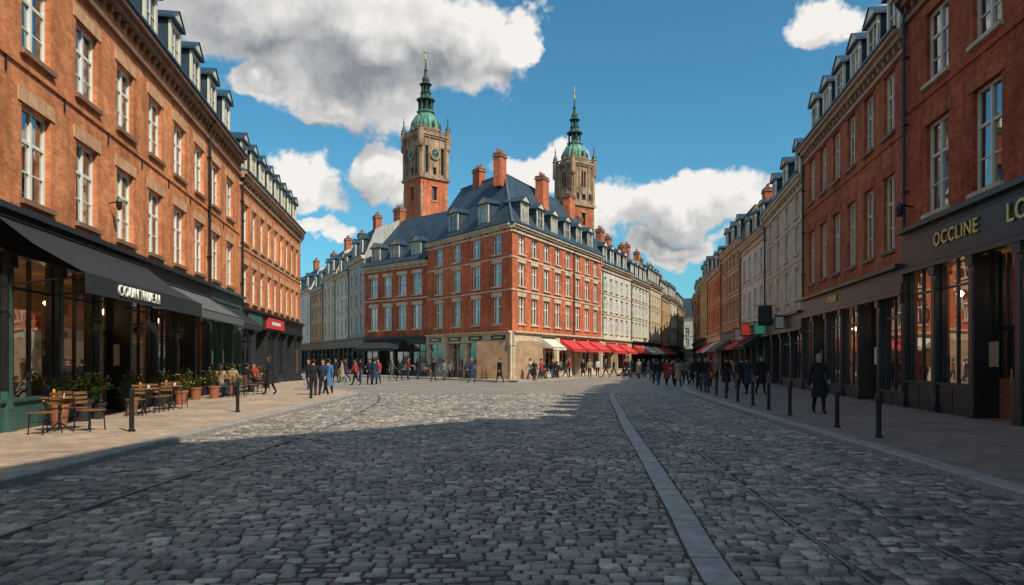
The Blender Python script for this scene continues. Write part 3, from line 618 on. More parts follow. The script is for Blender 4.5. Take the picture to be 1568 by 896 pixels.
def smooth(P,n=4):
    out=[]
    for i in range(len(P)-1):
        p0=P[max(i-1,0)];p1=P[i];p2=P[i+1];p3=P[min(i+2,len(P)-1)]
        for k in range(n):
            t=k/n; f=lambda a,b,c,d:.5*((2*b)+(-a+c)*t+(2*a-5*b+4*c-d)*t*t+(-a+3*b-3*c+d)*t**3)
            out.append((f(p0[0],p1[0],p2[0],p3[0]),f(p0[1],p1[1],p2[1],p3[1])))
    out.append(P[-1]); return out
def pave(name,K,W_,mat,z=.12):
    v=[];f=[]
    for (a,b_),(c,d) in zip(K,W_): v+=[(a,b_,z),(c,d,z)]
    for i in range(len(K)-1): f.append((2*i,2*i+1,2*i+3,2*i+2))
    me=bpy.data.meshes.new(name); me.from_pydata(v,[],f); me.materials.append(MATS[mat]); me.update(); ob=bpy.data.objects.new(name,me); SC.collection.objects.link(ob)
def resample(P,step):
    out=[P[0]]; acc=0
    for i in range(len(P)-1):
        a=Vector(P[i]);b_=Vector(P[i+1]); L=(b_-a).length; t=step-acc
        while t<=L: q=a+(b_-a)*(t/L); out.append((q.x,q.y)); t+=step
        acc=(L-(t-step))
    return out
def kerb(name,K,side,mat='granite'):
    P=resample(K,1.0); v=[];f=[]
    for i in range(len(P)-1):
        a=Vector((*P[i],0)); b_=Vector((*P[i+1],0)); d=(b_-a).normalized(); n=Vector((d.y,-d.x,0))*side
        g=.008; a=a+d*g; b_=b_-d*g; dz=U(-.005,.005); jo=U(-.01,.01)
        prof=[(.02+jo,-.05),(.02+jo,.10+dz),(0.0+jo,.125+dz),(-.26,.128+dz),(-.28,.05)]
        o=len(v)
        for p in (a,b_):
            for (w,z) in prof: q=p+n*w; v.append((q.x,q.y,z))
        k=len(prof)
        for j in range(k-1): f.append((o+j,o+j+1,o+k+j+1,o+k+j))
        f.append(tuple(o+j for j in range(k))); f.append(tuple(o+k+j for j in range(k)))
    me=bpy.data.meshes.new(name); me.from_pydata(v,[],f); me.materials.append(MATS[mat]); me.update(); ob=bpy.data.objects.new(name,me); SC.collection.objects.link(ob)
KLs,WLs,KRs,WRs=smooth(KL),smooth(WL),smooth(KR),smooth(WR)
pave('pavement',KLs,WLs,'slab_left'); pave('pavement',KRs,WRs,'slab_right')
kerb('kerb',KLs,1); kerb('kerb',KRs,-1)
KC=[(-30,90),(-17.6,68.0),(-9.6,61.5),(-1.6,51.2),(0.2,50.2),(1.8,51.4),(11.6,70.6),(16.4,80.8),(24,98.5),(31,118),(36,133)]
WC=[(-31,93),(-15.4,71),(-8.0,64.4),(-.2,54.6),(0.0,54.4),(.2,54.6),(9.0,72.2),(13.8,82.4),(21.4,100.4),(28.5,120.4),(33.5,136)]
pave('pavement',KC,WC,'slab_left'); kerb('kerb',KC,1)

strip=[(1.3,0),(1.6,5.1),(1.89,7.7),(2.44,12.7),(3.0,18),(3.55,22.5),(4.3,29),(5.3,35.5),(7.5,45),(10.4,54)]
railR=[(3.5,0),(3.8,5.5),(4.3,10.8),(5.1,18),(5.8,25),(6.4,29.6),(7.4,37),(9.4,46),(12.4,56)]
railR2=[(a-1.0-.02*i,b_) for i,(a,b_) in enumerate(railR)]
railL=[(-5.2,0),(-4.9,7.4),(-4.65,15.4),(-4.9,22),(-5.6,28.6),(-7.5,36),(-12,46)]
def interp(P,y): 
    ys=[p[1] for p in P]; xs=[p[0] for p in P]; return np.interp(y,ys,xs)
Sm={k:smooth(v,6) for k,v in dict(strip=strip,rr=railR,rr2=railR2,rl=railL).items()}
rows=[]
y=3.2
while y<34.0:
    rh=.108+.034*np.random.rand()
    kl=float(interp(KL,y))-.05; kr=float(interp(KR,y))+.05
    x=kl-np.random.rand()*.1
    while x<kr:
        w=.11+.13*np.random.rand()
        rows.append((x+w/2,y+rh/2,w,rh)); x+=w
    y+=rh
A_=np.array(rows)
keep=np.ones(len(A_),bool)
for key,hw in (('strip',.15),('rr',.028),('rr2',.028),('rl',.028)):
    sx=interp(Sm[key],A_[:,1]); 
    l=A_[:,0]-A_[:,2]/2; r_=A_[:,0]+A_[:,2]/2
    inside=(l>=sx-hw)&(r_<=sx+hw); keep&=~inside
    cl=(l<sx-hw)&(r_>sx-hw)&keep; cr_=(l<sx+hw)&(r_>sx+hw)&keep&~cl
    r2=np.where(cl,sx-hw,r_); l2=np.where(cr_,sx+hw,l)
    A_[:,0]=(l2+r2)/2; A_[:,2]=r2-l2; keep&=(A_[:,2]>.03)
A_=A_[keep]; N=len(A_)
cx,cy,w,h=A_.T
cyy=cy+.09*np.sin(cx*.7+cy*.23)+.035*np.sin(cx*2.1+1.1*cy)+.015*np.sin(cx*5.3+2.7*cy)
g=.005+.008*np.random.rand(N)
ang=(np.random.rand(N)-.5)*.16+.063*np.cos(cx*.7+cy*.23)
zt=(np.random.rand(N)-.5)*.018
zt=zt+.012*np.sin(cx*1.1+.5*cy)*np.sin(cy*.9)
tx=(np.random.rand(N)-.5)*.13; ty=(np.random.rand(N)-.5)*.15
sg=np.array([(-1,-1),(1,-1),(1,1),(-1,1)],float)
V=np.zeros((N,16,3))
ins=[0,0.002,.010,.026]; zz=[-.05,-.014,-.002,.0025]
jit=(np.random.rand(N,4,2)-.5)*.024
for r in range(4):
    for c in range(4):
        lx=sg[c,0]*(w/2-g-ins[r])+jit[:,c,0]; ly=sg[c,1]*(h/2-g-ins[r])+jit[:,c,1]
        V[:,r*4+c,0]=cx+lx*np.cos(ang)-ly*np.sin(ang); V[:,r*4+c,1]=cyy+lx*np.sin(ang)+ly*np.cos(ang)
        V[:,r*4+c,2]=zz[r]+(zt+lx*tx+ly*ty if r>0 else 0)
Fq=[]
for r in range(3):
    for c in range(4): Fq.append((r*4+c,r*4+(c+1)%4,(r+1)*4+(c+1)%4,(r+1)*4+c))
Fq.append((12,13,14,15)); Fq=np.array(Fq); nf=len(Fq)
FF=(Fq[None]+ (np.arange(N)*16)[:,None,None]).reshape(-1)
me=bpy.data.meshes.new('cobblestone_road'); me.vertices.add(N*16); me.vertices.foreach_set('co',V.ravel())
me.loops.add(N*nf*4); me.loops.foreach_set('vertex_index',FF.astype(np.int32)); me.polygons.add(N*nf)
me.polygons.foreach_set('loop_start',np.arange(N*nf,dtype=np.int32)*4); 
me.update(calc_edges=True); me.polygons.foreach_set('use_smooth',np.ones(N*nf,bool))
at=me.attributes.new('rnd','FLOAT','POINT'); at.data.foreach_set('value',np.repeat(np.clip(np.random.normal(.5,.27,N),0,1),16).astype(np.float32))
me.materials.append(MATS['cobble_stone']); me.validate(); ob=bpy.data.objects.new('cobblestone_road',me); SC.collection.objects.link(ob)
def ribbon(name,P,hw,z,mat,seg=None,dep=.04):
    P=resample(P,seg) if seg else P
    v=[];f=[]
    for i in range(len(P)-1):
        a=Vector((*P[i],0)); b_=Vector((*P[i+1],0)); d=(b_-a).normalized(); n=Vector((d.y,-d.x,0))
        if seg: a=a+d*.008; b_=b_-d*.008
        o=len(v); dz=U(-.006,.004) if seg else 0
        for p in (a,b_):
            for w,zz_ in ((-hw,z-dep),(-hw,z-.005),(-hw+.008,z),(hw-.008,z),(hw,z-.005),(hw,z-dep)): q=p+n*w; v.append((q.x,q.y,zz_+dz))
        for j_ in range(5): f.append((o+j_,o+j_+1,o+6+j_+1,o+6+j_))
        if seg: f.append(tuple(o+k for k in range(6))); f.append(tuple(o+6+k for k in range(6)))
    me=bpy.data.meshes.new(name); me.from_pydata(v,[],f); me.materials.append(MATS[mat]); me.update(); ob=bpy.data.objects.new(name,me); SC.collection.objects.link(ob)
ribbon('stone_gutter_strip',Sm['strip'],.135,.006,'granite_light',.45)
for k in ('rr','rr2','rl'): ribbon('tram_rail',Sm[k],.022,.005,'steel_rail')

# ------------------------------------------------------------------ street furniture
def bollard(x,y,h=.85):
    b=Obj('bollard',(x,y),d=(1,0)); b.o.z=0
    b.lathe('post','iron_black',0,0,[(.075,.12),(.075,.16),(.05,.18),(.05,.12+h-.14),(.062,.12+h-.13),(.062,.12+h-.09),(.05,.12+h-.08),(.05,.12+h-.03),(.03,.12+h)],12); b.single()
for y in (13.7,15.8,19.2,21.3,23.2,25.4,27.6,29.8,32,34.2,36.4,38.6):
    bollard(float(interp(KR,y))+.75,y)
for x,y in ((-8.3,14.9),(-8.2,20.4),(-8.1,27.5)): bollard(x,y,.95)
def chair():
    b=Obj('bistro_chair',(0,0),d=(1,0)); c='cyl'; I='iron_black'; W_='wood_table'
    for u in (-.2,.2):
        b.cyl(c,I,(u,.2,0),(u*.9,.18,.45),.014,6); b.cyl(c,I,(u,-.24,0),(u*.9,-.19,.45),.014,6); b.cyl(c,I,(u*.9,-.19,.45),(u*.9,-.28,.88),.014,6)
        b.cyl(c,I,(u*.95,-.2,.25),(u*.95,.19,.25),.009,5)
    for k in range(5): w=-.18+k*.085; b.box('s',W_,-.2,.2,w,w+.07,.45,.47)
    for k in range(3): z=.6+k*.1; b.box('s',W_,-.18,.18,-.25-k*.018-.01,-.235-k*.018,z,z+.06)
    return b.single()
def table():
    b=Obj('bistro_table',(0,0),d=(1,0)); b.lathe('t','wood_table',0,0,[(.02,.715),(.34,.715),(.35,.73),(.34,.745)],20)
    b.cyl('t','iron_black',(0,0,.03),(0,0,.715),.025,8)
    for k in range(3):
        t=k*2.09; b.cyl('t','iron_black',(0,0,.2),(.28*math.cos(t),.28*math.sin(t),.0),.016,6)
    b.lathe('t','frame_white',.1,.05,[(.03,.745),(.04,.80),(.04,.83)],8); b.lathe('t','flower_orange',-.12,-.02,[(.02,.745),(.03,.8),(.03,.9),(.0,.93)],8)
    return b.single()
CH=chair(); TB=table(); 
def put(ob,x,y,r,z=.12,first=[]):
    if id(ob) in first: o=ob.copy(); SC.collection.objects.link(o)
    else: first.append(id(ob)); o=ob
    o.location=(x,y,z); o.rotation_euler=(0,0,r); return o
def wallx(y): return -11.0-.162*(y-14.7)
sets=[(15.0,1.1),(19.6,1.25),(21.5,1.35),(28.6,1.2),(30.2,1.3),(33.0,1.3)]
for y,o in sets:
    x=wallx(y)+o; put(TB,x,y,U(0,3)); put(CH,x+.1,y-.62,U(-.3,.3)); put(CH,x-.05,y+.62,3.14+U(-.4,.4))
    if RND()<.6: put(CH,x+.65,y+.05,1.57+U(-.3,.3))
def planter(x,y,h=.45,r=.22,lh=.5,fl='flower_red',n=340,z=.12,nm='potted_plant'):
    b=Obj(nm,(x,y),d=(1,0))
    b.lathe('pot','terracotta' if RND()<.5 else 'paint_dark',0,0,[(r*.7,z),(r*.95,z+h*.85),(r*1.08,z+h*.86),(r*1.08,z+h),(r*.9,z+h),(r*.88,z+h-.05)],14)
    for k in range(7):
        t=U(0,6.28); q=U(.1,.3); b.cyl('stems','leaf_dark',(0,0,z+h-.05),(math.cos(t)*q,math.sin(t)*q,z+h+U(.2,lh)),.008,4)
    cl=[(U(-.24,.24),U(-.24,.24),z+h+U(.05,lh)) for _ in range(10)]
    for k in range(n):
        c=random.choice(cl); p=Vector(c)+Vector((random.gauss(0,.09),random.gauss(0,.09),random.gauss(0,.08))); s_=U(.03,.08)
        a=Vector((U(-1,1),U(-1,1),U(-1,1))).normalized(); q=a.orthogonal().normalized()
        b.face('foliage',random.choice(['leaf','leaf','leaf_dark']),[tuple(p-a*s_),tuple(p+q*s_*.5),tuple(p+a*s_),tuple(p-q*s_*.5)])
    for k in range(22):
        c=random.choice(cl); p=Vector(c)+Vector((random.gauss(0,.11),random.gauss(0,.11),random.gauss(.03,.08)))
        b.lathe('flowers',random.choice([fl,'flower_orange']),p.x,p.y,[(.01,p.z-.02),(.03,p.z),(.01,p.z+.02)],5)
    b.finish()
for y,o,f in ((16.2,.5,'flower_red'),(17.4,.5,'flower_red'),(18.3,.45,'flower_orange'),(20.5,.5,'flower_red'),(22.7,.6,'flower_orange'),(23.6,1.0,'flower_red'),(24.6,.7,'flower_orange'),(25.4,.5,'flower_red'),(26.6,.6,'flower_orange'),(27.4,1.1,'flower_red'),(31.6,.8,'flower_red'),(34.6,1.0,'flower_orange'),(37.5,1.2,'flower_red')):
    planter(wallx(y)+o,y,fl=f,h=U(.35,.6),lh=U(.35,.8))
for y in (18.0,21.0,24.5):
    x=wallx(y)+.55; b=Obj('hanging_basket',(x,y),d=(1,0)); b.cyl('chain','iron_black',(0,0,2.7),(0,0,3.7),.008,4); b.lathe('basket','paint_brown',0,0,[(.04,2.45),(.14,2.52),(.18,2.65)],10)
    for k in range(220):
        p=Vector((random.gauss(0,.12),random.gauss(0,.12),2.68-abs(random.gauss(0,.14)))) if k%2 else Vector((random.gauss(0,.1),random.gauss(0,.1),2.72+abs(random.gauss(0,.06))))
        s_=U(.03,.06); a=Vector((U(-1,1),U(-1,1),U(-1,1))).normalized(); q=a.orthogonal().normalized()
        b.face('foliage',random.choice(['leaf','leaf_dark']),[tuple(p-a*s_),tuple(p+q*s_*.5),tuple(p+a*s_),tuple(p-q*s_*.5)])
    b.finish()
def hsign(y,z,mat,w_=.75,h_=1.1,A=P3,B=P2,base=None):
    d=(Vector(B)-Vector(A)); t=(y-A[1])/(B[1]-A[1]); u=t*d.length
    b=Obj('hanging_sign',A,B); b.cyl('bracket','iron_black',(u,0,z+h_+.08),(u,w_+.4,z+h_+.08),.025,6); b.cyl('bracket','iron_black',(u,0,z+h_*.5),(u,.5,z+h_+.08),.015,6)
    b.box('panel','iron_black',u-.08,u+.08,.22,.28+w_,z-.03,z+h_+.03); b.box('panel',mat,u-.1,u+.1,.28,.22+w_,z+.03,z+h_-.03); b.single()
hsign(44,3.9,'paint_black',.8,1.2); hsign(46.5,3.4,'sign_green',.7,.8); hsign(40,3.5,'canvas_white',.5,.7); hsign(52,3.5,'sign_red',.7,.9,(19.3,57.5),P3); hsign(55,3.2,'canvas_white',.7,.9,(19.3,57.5),P3)
awning((19.3,57.5),P3,.8,4.6,3.5,2.7,1.4,'canvas_red',.25); awning((19.3,57.5),P3,5.4,9.2,3.5,2.7,1.4,'canvas_black',.25); awning((20.9,68),(19.3,57.5),1,6,3.5,2.6,1.5,'canvas_grey',.25); awning((23.0,80),(20.9,68),1,6,3.5,2.6,1.5,'canvas_red',.25); awning((23.0,80),(20.9,68),7,11,3.5,2.6,1.5,'canvas_white',.25)

# ------------------------------------------------------------------ PEOPLE
def human(nm,tl,kl,tr,kr,arml,armr,el=.3,er=.3,seated=False,coat=False,longhair=False,bag=False,lean=.0):
    V=[];R_=[];Ed=[];roots=[0]
    def a(p,r,par=None):
        V.append(Vector(p)); R_.append(r if isinstance(r,tuple) else (r,r)); i=len(V)-1
        if par is not None: Ed.append((par,i))
        return i
    ly=lambda z: (z-.93)*lean
    pel=a((0,0,.95),(.145,.115)); sp=a((0,ly(1.12),1.12),(.13,.10),pel); ch=a((0,ly(1.32),1.32),(.155,.115),sp)
    nb=a((0,ly(1.46)-.005,1.455),(.085,.075),ch); nk=a((0,ly(1.52),1.51),.055,nb); h1=a((0,ly(1.6)+.02,1.575),(.062,.075),nk); h2=a((0,ly(1.66)+.015,1.655),(.077,.098),h1); h3=a((0,ly(1.7),1.725),(.058,.07),h2)
    hands=[];feet=[]
    for s,(t,k,ar,ef) in ((-1,(tl,kl,arml,el)),(1,(tr,kr,armr,er))):
        sh=a((s*.175,ly(1.42),1.415),.066,ch); S=V[sh]
        E_=S+Vector((s*.05,math.sin(ar)*.29,-math.cos(ar)*.29)); e=a(E_,.047,sh)
        Wp=E_+Vector((-s*.015,math.sin(ar+ef)*.25,-math.cos(ar+ef)*.25)); wr=a(Wp,.03,e)
        fd=Vector((0,math.sin(ar+ef+.1),-math.cos(ar+ef+.1))); pa=a(Wp+fd*.07,(.022,.036),wr); hands.append(Wp+fd*.08)
        sd=Vector((0,fd.z*-1,fd.y)).normalized()
        for q,(of,ln) in enumerate(((-.03,.075),(-.01,.085),(.01,.08),(.03,.062))):
            b0=a(Wp+fd*.06+sd*of,.010); roots.append(b0); b1=a(Wp+fd*(.09+ln*.5)+sd*of+Vector((-s*.008,0,0)),.010,b0); a(Wp+fd*(.08+ln)+sd*of+Vector((-s*.028,0,0)),.008,b1)
        b0=a(Wp+fd*.03+sd*.02,.011); roots.append(b0); b1=a(Wp+fd*.06+sd*.045+Vector((-s*.015,0,0)),.011,b0); a(Wp+fd*.095+sd*.055+Vector((-s*.02,0,0)),.009,b1)
        hp=a((s*.09,0,.89),(.10,.10),pel); H=V[hp]
        K=H+Vector((0,math.sin(t)*.42,-math.cos(t)*.42)); kn=a(K,.064,hp)
        An=K+Vector((0,math.sin(t-k)*.39,-math.cos(t-k)*.39)); an=a(An,.043,kn)
        fp=0 if seated else (t-k)*.7
        f1=a(An+Vector((0,.07*math.cos(fp)+.03,-.045+.07*math.sin(fp))),.042,an); a(An+Vector((s*.01,.17*math.cos(fp),-.055+.17*math.sin(fp))),.032,f1); feet.append(An)
    me=bpy.data.meshes.new(nm); me.from_pydata([tuple(v) for v in V],Ed,[]); ob=bpy.data.objects.new(nm,me); SC.collection.objects.link(ob)
    md=ob.modifiers.new('skin','SKIN'); md.use_smooth_shade=True
    ob.modifiers.new('sub','SUBSURF').levels=1
    for i,r in enumerate(R_):
        sv=me.skin_vertices[0].data[i]; sv.radius=(r[0]*1.06,r[1]*1.06); sv.use_root=(i in roots)
    dg=bpy.context.evaluated_depsgraph_get(); dg.update(); m2=bpy.data.meshes.new_from_object(ob.evaluated_get(dg)); bpy.data.objects.remove(ob)
    vs=[v.co.copy() for v in m2.vertices]; fs=[tuple(p.vertices) for p in m2.polygons]; mi=[]
    for p in m2.polygons:
        c=p.center
        if any((c-h).length<.105 for h in hands): mi.append(2)
        elif any((c-(f+Vector((0,.06,-.04)))).length<.15 and c.z<f.z+.02 for f in feet): mi.append(4)
        elif c.z>1.50: 
            hy=c.y-ly(c.z)
            mi.append(3 if (c.z>1.695 or (hy<.0 and c.z>1.56)) else 2)
        elif c.z<.93 and abs(c.x)<.2 or (seated and c.z<.98): mi.append(1)
        else: mi.append(0)
    def ell(c,r,m,seg=8,rg=6):
        o=len(vs)
        for i in range(rg+1):
            ph=math.pi*i/rg
            for k in range(seg):
                th=2*math.pi*k/seg; vs.append(Vector((c[0]+r[0]*math.sin(ph)*math.cos(th),c[1]+r[1]*math.sin(ph)*math.sin(th),c[2]+r[2]*math.cos(ph))))
        for i in range(rg):
            for k in range(seg): fs.append((o+i*seg+k,o+i*seg+(k+1)%seg,o+(i+1)*seg+(k+1)%seg,o+(i+1)*seg+k)); mi.append(m)
    hy=ly(1.64)+.015
    ell((0,hy+.1,1.63),(.014,.022,.026),2); ell((0,hy+.088,1.592),(.026,.012,.009),6)
    for s in (-1,1): ell((s*.033,hy+.088,1.655),(.014,.01,.009),5); ell((s*.083,hy,1.64),(.012,.022,.034),2)
    ell((0,hy-.025,1.69),(.088,.10,.078),3,12,8)
    if longhair: ell((0,hy-.06,1.60),(.085,.06,.15),3,12,8)
    if coat:
        o=len(vs); rings=[(1.08,.155,.125),(.95,.175,.15),(.75,.20,.18),(.50,.225,.21)]; sg_=14
        for z,rx,ry in rings:
            for k in range(sg_):
                t=2*math.pi*k/sg_; f=1+.03*math.sin(t*5); vs.append(Vector((rx*f*math.cos(t),ry*f*math.sin(t)+ly(z),z)))
        for i in range(3):
            for k in range(sg_): fs.append((o+i*sg_+k,o+i*sg_+(k+1)%sg_,o+(i+1)*sg_+(k+1)%sg_,o+(i+1)*sg_+k)); mi.append(0)
    if bag:
        ell((.27,0,.95),(.06,.15,.13),4,10,6)
    mz=.0 if seated else min(v.z for v in vs)
    if seated: mz=.95-.13-.47+.02
    me=bpy.data.meshes.new(nm); me.from_pydata([(v.x,v.y,v.z-mz) for v in vs],[],fs)
    for k in range(7): me.materials.append(None)
    me.polygons.foreach_set('material_index',mi); me.polygons.foreach_set('use_smooth',[True]*len(fs)); me.update(); return me
r=math.radians
HM={'walk1':human('person_a',r(24),r(6),r(-18),r(22),r(-22),r(24),.25,.35,lean=.04),
    'walk2':human('person_b',r(-14),r(30),r(20),r(4),r(20),r(-20),.4,.2,lean=.04),
    'stand':human('person_c',r(3),r(3),r(-4),r(2),r(6),r(10),.4,1.3),
    'coat':human('person_d',r(14),r(5),r(-12),r(16),r(8),r(-8),.7,.35,coat=True,longhair=True,bag=True),
    'coatm':human('person_e',r(-16),r(20),r(18),r(5),r(14),r(-14),.3,.3,coat=True),
    'sit':human('person_f',r(86),r(84),r(80),r(88),r(20),r(25),1.0,1.1,seated=True),
    'sitw':human('person_g',r(84),r(90),r(88),r(80),r(15),r(30),1.2,.9,seated=True,longhair=True)}
def person(kind,x,y,rot,top,bot,hair='hair_brown',z=0,s=1.0,nm='pedestrian'):
    ob=bpy.data.objects.new(nm,HM[kind]); SC.collection.objects.link(ob)
    for i,m in enumerate((top,bot,'skin',hair,'shoe','eye','lip')):
        ob.material_slots[i].link='OBJECT'; ob.material_slots[i].material=MATS[m]
    ob.location=(x,y,z); ob.rotation_euler=(0,0,rot); ob.scale=(s,s,s)
def px(kind,px_,fy,rot,top,bot,hair='hair_brown',pv=False,s=1.0):
    h=1.58 if pv else 1.7; Y=h*1045/(fy-550); X=(px_-784)/1045*Y; person(kind,X,Y,rot,top,bot,hair,.12 if pv else 0,s)
px('coat',1254,633,r(170),'cl_black','cl_black','hair_blond',True,1.0)
px('walk1',480,609,r(15),'cl_black','cl_black'); px('walk2',495,609,r(175),'cl_navy','cl_black'); px('coatm',503,606,r(-10),'cl_blue','cl_black'); px('walk1',473,600,r(170),'cl_black','cl_navy')
px('coat',413,604,r(90),'cl_black','cl_black','hair_brown',True)
px('walk2',545,590,r(90),'cl_red','cl_black'); px('walk1',566,589,r(200),'cl_black','cl_black'); px('coatm',574,589,r(0),'cl_navy','cl_black'); px('walk2',579,588,r(180),'cl_red','cl_jeans')
px('walk1',1004,589,r(0),'cl_navy','cl_black'); px('walk2',1008,590,r(0),'cl_black','cl_jeans'); px('coatm',1021,590,r(180),'cl_red','cl_black'); px('walk2',1032,589,r(180),'cl_black','cl_black'); px('coat',1038,592,r(10),'cl_tan','cl_black'); px('walk1',1050,590,r(0),'cl_grey','cl_black')
px('walk2',1080,600,r(180),'cl_black','cl_jeans',pv=True); px('coatm',1112,600,r(10),'cl_black','cl_black',pv=True); px('walk1',1136,603,r(0),'cl_black','cl_black',pv=True); px('coatm',1143,603,r(0),'cl_navy','cl_black',pv=True); px('coat',1165,604,r(190),'cl_black','cl_black',pv=True)
px('stand',1097,596,r(100),'cl_grey','cl_black',pv=True); px('walk1',1120,594,r(10),'cl_tan','cl_jeans',pv=True); px('walk2',1070,592,r(190),'cl_black','cl_black',pv=True); px('coatm',1088,592,r(0),'cl_red','cl_black',pv=True)
for p_,fy,tp in ((514,585,'cl_black'),(524,586,'cl_tan'),(530,584,'cl_navy'),(612,583,'cl_black'),(680,583,'cl_grey'),(812,583,'cl_white'),(818,584,'cl_black'),(829,583,'cl_red'),(846,582,'cl_black'),(866,580,'cl_navy'),(872,580,'cl_red'),(893,579,'cl_black'),(903,579,'cl_tan'),(915,577,'cl_white'),(928,578,'cl_navy'),(940,576,'cl_black'),(955,576,'cl_red'),(970,576,'cl_navy'),(985,577,'cl_black'),(993,578,'cl_grey'),(1015,580,'cl_black'),(1028,581,'cl_white'),(1045,583,'cl_black'),(1060,590,'cl_black'),(600,581,'cl_grey'),(640,581,'cl_black'),(625,582,'cl_red'),(664,584,'cl_black'),(722,586,'cl_navy'),(765,586,'cl_black'),(552,584,'cl_black'),(960,579,'cl_black'),(978,580,'cl_tan'),(1000,583,'cl_black')):
    px(random.choice(['walk1','walk2','coatm','stand','coat']),p_,fy,U(0,6.28),tp,random.choice(['cl_black','cl_jeans','cl_navy']),random.choice(['hair_brown','hair_blond','hair_brown']),s=U(.93,1.03))
for i,(x,y) in enumerate(((-5.2,57.6),(-3.6,55.4),(-2.2,53.6),(2.6,55.6),(3.8,58.2),(-7.6,60.8))):
    put(TB,x,y,U(0,3)); 
    for q in (0,1):
        ang=(0 if q==0 else math.pi)+U(-.2,.2); put(CH,x,y+(-.62 if q==0 else .62),ang)
        if RND()<.8: person(random.choice(['sit','sitw']),x,y+(-.62 if q==0 else .62),ang,random.choice(['cl_black','cl_red','cl_white','cl_navy','cl_grey']),'cl_black',z=.12,nm='seated_person')
for y,o,k in ((28.6,1.2,'sitw'),(30.2,1.3,'sit'),(33.0,1.3,'sit')):
    person(k,wallx(y)+o+.1,y-.62,0,random.choice(['cl_black','cl_red','cl_tan']),'cl_jeans',z=.12,nm='seated_person')
person('sit',wallx(33)+1.25,33.62,math.pi,'cl_red','cl_black',z=.12,nm='seated_person')
person('stand',wallx(17.6)-1.4,17.6,r(-90),'cl_tan','cl_black',z=.14,nm='cafe_customer'); person('stand',wallx(16.3)-1.2,16.3,r(-70),'cl_red','cl_black',z=.14,nm='cafe_customer')
person('stand',13.6,17.2,r(90),'cl_white','cl_black',z=.14,nm='shop_assistant')

# ------------------------------------------------------------------ WORLD
W_=bpy.data.worlds.new('World'); SC.world=W_; W_.use_nodes=True; t=W_.node_tree
class WT: pass
T=WT(); T.t=t
def wn(typ,**k):
    x=t.nodes.new(typ)
    for a,v in k.items(): setattr(x,a,v)
    return x
T.n=wn; T.l=lambda a,b: t.links.new(a,b)
bg=t.nodes['Background']
EL=math.radians(47); sx,sy=.70,-.72
sky=wn('ShaderNodeTexSky',sky_type='NISHITA'); sky.sun_disc=False; sky.sun_elevation=EL; sky.sun_rotation=math.atan2(sx,sy); sky.air_density=1.0; sky.dust_density=1.2; sky.ozone_density=1.4
tc=wn('ShaderNodeTexCoord').outputs['Generated']
sp=wn('ShaderNodeSeparateXYZ'); T.l(tc,sp.inputs[0])
def M(op,a,b=None,c=None,clamp=False):
    x=wn('ShaderNodeMath',operation=op); x.use_clamp=clamp
    for i,v in enumerate((a,b,c)):
        if v is None: continue
        if isinstance(v,(int,float)): x.inputs[i].default_value=v
        else: T.l(v,x.inputs[i])
    return x.outputs[0]
az=M('ARCTAN2',sp.outputs[0],sp.outputs[1]); el=M('ARCSINE',sp.outputs[2])
cb=wn('ShaderNodeCombineXYZ'); T.l(az,cb.inputs[0]); T.l(el,cb.inputs[1])
def VM(op,a,b,c=None):
    x=wn('ShaderNodeVectorMath',operation=op)
    for i,v in enumerate((a,b,c)):
        if v is None: continue
        if isinstance(v,tuple): x.inputs[i].default_value=v
        else: T.l(v,x.inputs[i])
    return x
nz=wn('ShaderNodeTexNoise'); nz.inputs['Scale'].default_value=10; nz.inputs['Detail'].default_value=4; nz.inputs['Roughness'].default_value=.6; T.l(tc,nz.inputs['Vector'])
dist=VM('SUBTRACT',nz.outputs['Color'],(.5,.5,.5)).outputs[0]
pc=VM('MULTIPLY_ADD',dist,(.18,.13,0),cb.outputs[0]).outputs[0]
blobs=[(430,5,310,130),(580,60,210,115),(590,150,95,58),(705,60,100,95),(510,150,80,45),(400,120,80,45),(600,252,75,56),(465,285,72,46),(490,350,55,20),(800,45,58,36),(815,258,80,34),
       (1060,315,155,55),(950,325,85,40),(1030,378,100,24),(1265,30,92,46)]
def aed(px_,py):
    x=(px_-784)/1045; z=(550-py)/1045; return math.atan2(x,1),math.atan2(z,math.hypot(x,1))
def field(vec):
    Fm=None
    for (bx,by,rx,ry) in blobs:
        a0,e0=aed(bx,by); a1,_=aed(bx+rx,by); a2,_=aed(bx-rx,by); _,e1=aed(bx,by-ry); _,e2=aed(bx,by+ry)
        ra=abs(a1-a2)/2; re=abs(e1-e2)/2
        v=VM('MULTIPLY_ADD',vec,(1/ra,1/re,0),(-a0/ra,-e0/re,0)).outputs[0]; ln=wn('ShaderNodeVectorMath',operation='LENGTH'); T.l(v,ln.inputs[0])
        f=ln.outputs['Value']
        Fm=f if Fm is None else M('SMOOTH_MIN',Fm,f,.12)
    return M('SUBTRACT',1.0,Fm)
Fm=field(pc)
back=M('MULTIPLY',M('SUBTRACT',noise(T,tc,2.2,1,.5),.56),4.0); bm=M('LESS_THAN',sp.outputs[1],.2); back=M('SUBTRACT',M('MULTIPLY',back,bm),M('SUBTRACT',1.0,bm))
Fm=M('MAXIMUM',Fm,back)
F2=field(VM('ADD',pc,(.035,.045,0)).outputs[0])
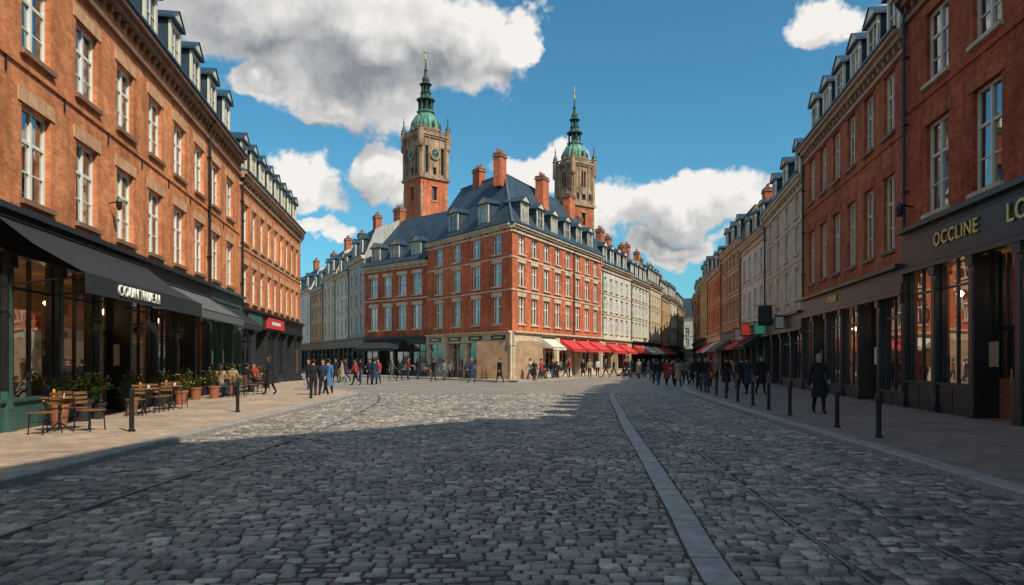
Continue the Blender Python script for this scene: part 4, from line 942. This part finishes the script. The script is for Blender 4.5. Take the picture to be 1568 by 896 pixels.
N1=noise(T,tc,16,6,.64); N2=noise(T,VM('ADD',tc,(.012,-.002,.014)).outputs[0],16,3,.6)
dens=M('ADD',Fm,M('MULTIPLY',M('SUBTRACT',N1,.5),1.35))
mask=wn('ShaderNodeMapRange',interpolation_type='SMOOTHSTEP'); T.l(dens,mask.inputs[0]); mask.inputs[1].default_value=-.06; mask.inputs[2].default_value=.30
deep=wn('ShaderNodeMapRange',interpolation_type='SMOOTHSTEP'); T.l(M('ADD',Fm,M('MULTIPLY',M('SUBTRACT',N1,.5),.5)),deep.inputs[0]); deep.inputs[1].default_value=.15; deep.inputs[2].default_value=.62
grad=M('MULTIPLY',M('SUBTRACT',Fm,F2),.95)
rel=M('ADD',M('MULTIPLY',M('SUBTRACT',N1,N2),.9),grad)
sh=M('ADD',M('MULTIPLY',deep.outputs[0],-.50),M('ADD',.84,rel),clamp=True)
ccol=mixc(T,sh,(1.7,1.85,2.05),(6.1,5.9,5.65))
tint=mixc(T,1.0,sky.outputs[0],(.37,.84,.90),'MULTIPLY')
fin=mixc(T,mask.outputs[0],tint,ccol)
T.l(fin,bg.inputs[0]); bg.inputs[1].default_value=.15
try:
    W_.cycles.sampling_method='MANUAL'; W_.cycles.sample_map_resolution=256
except Exception as ex: print(ex)
sun=bpy.data.lights.new('sun','SUN'); sun.energy=4.7; sun.angle=math.radians(.5); sun.color=(1,.89,.72)
so=bpy.data.objects.new('sun',sun); SC.collection.objects.link(so)
c=math.cos(EL); sv=Vector((sx*c,sy*c,math.sin(EL))); so.rotation_euler=sv.to_track_quat('Z','Y').to_euler(); so.location=(30,-30,60)
cam=bpy.data.cameras.new('camera'); co=bpy.data.objects.new('camera',cam); SC.collection.objects.link(co); SC.camera=co
cam.sensor_width=36; cam.lens=24; cam.shift_y=(550-448)/1568; cam.clip_end=6000; cam.clip_start=.1
co.location=(0,0,1.7); co.rotation_euler=(math.radians(90),0,0)
SC.view_settings.view_transform='Standard'; SC.view_settings.look='None'; SC.view_settings.exposure=0
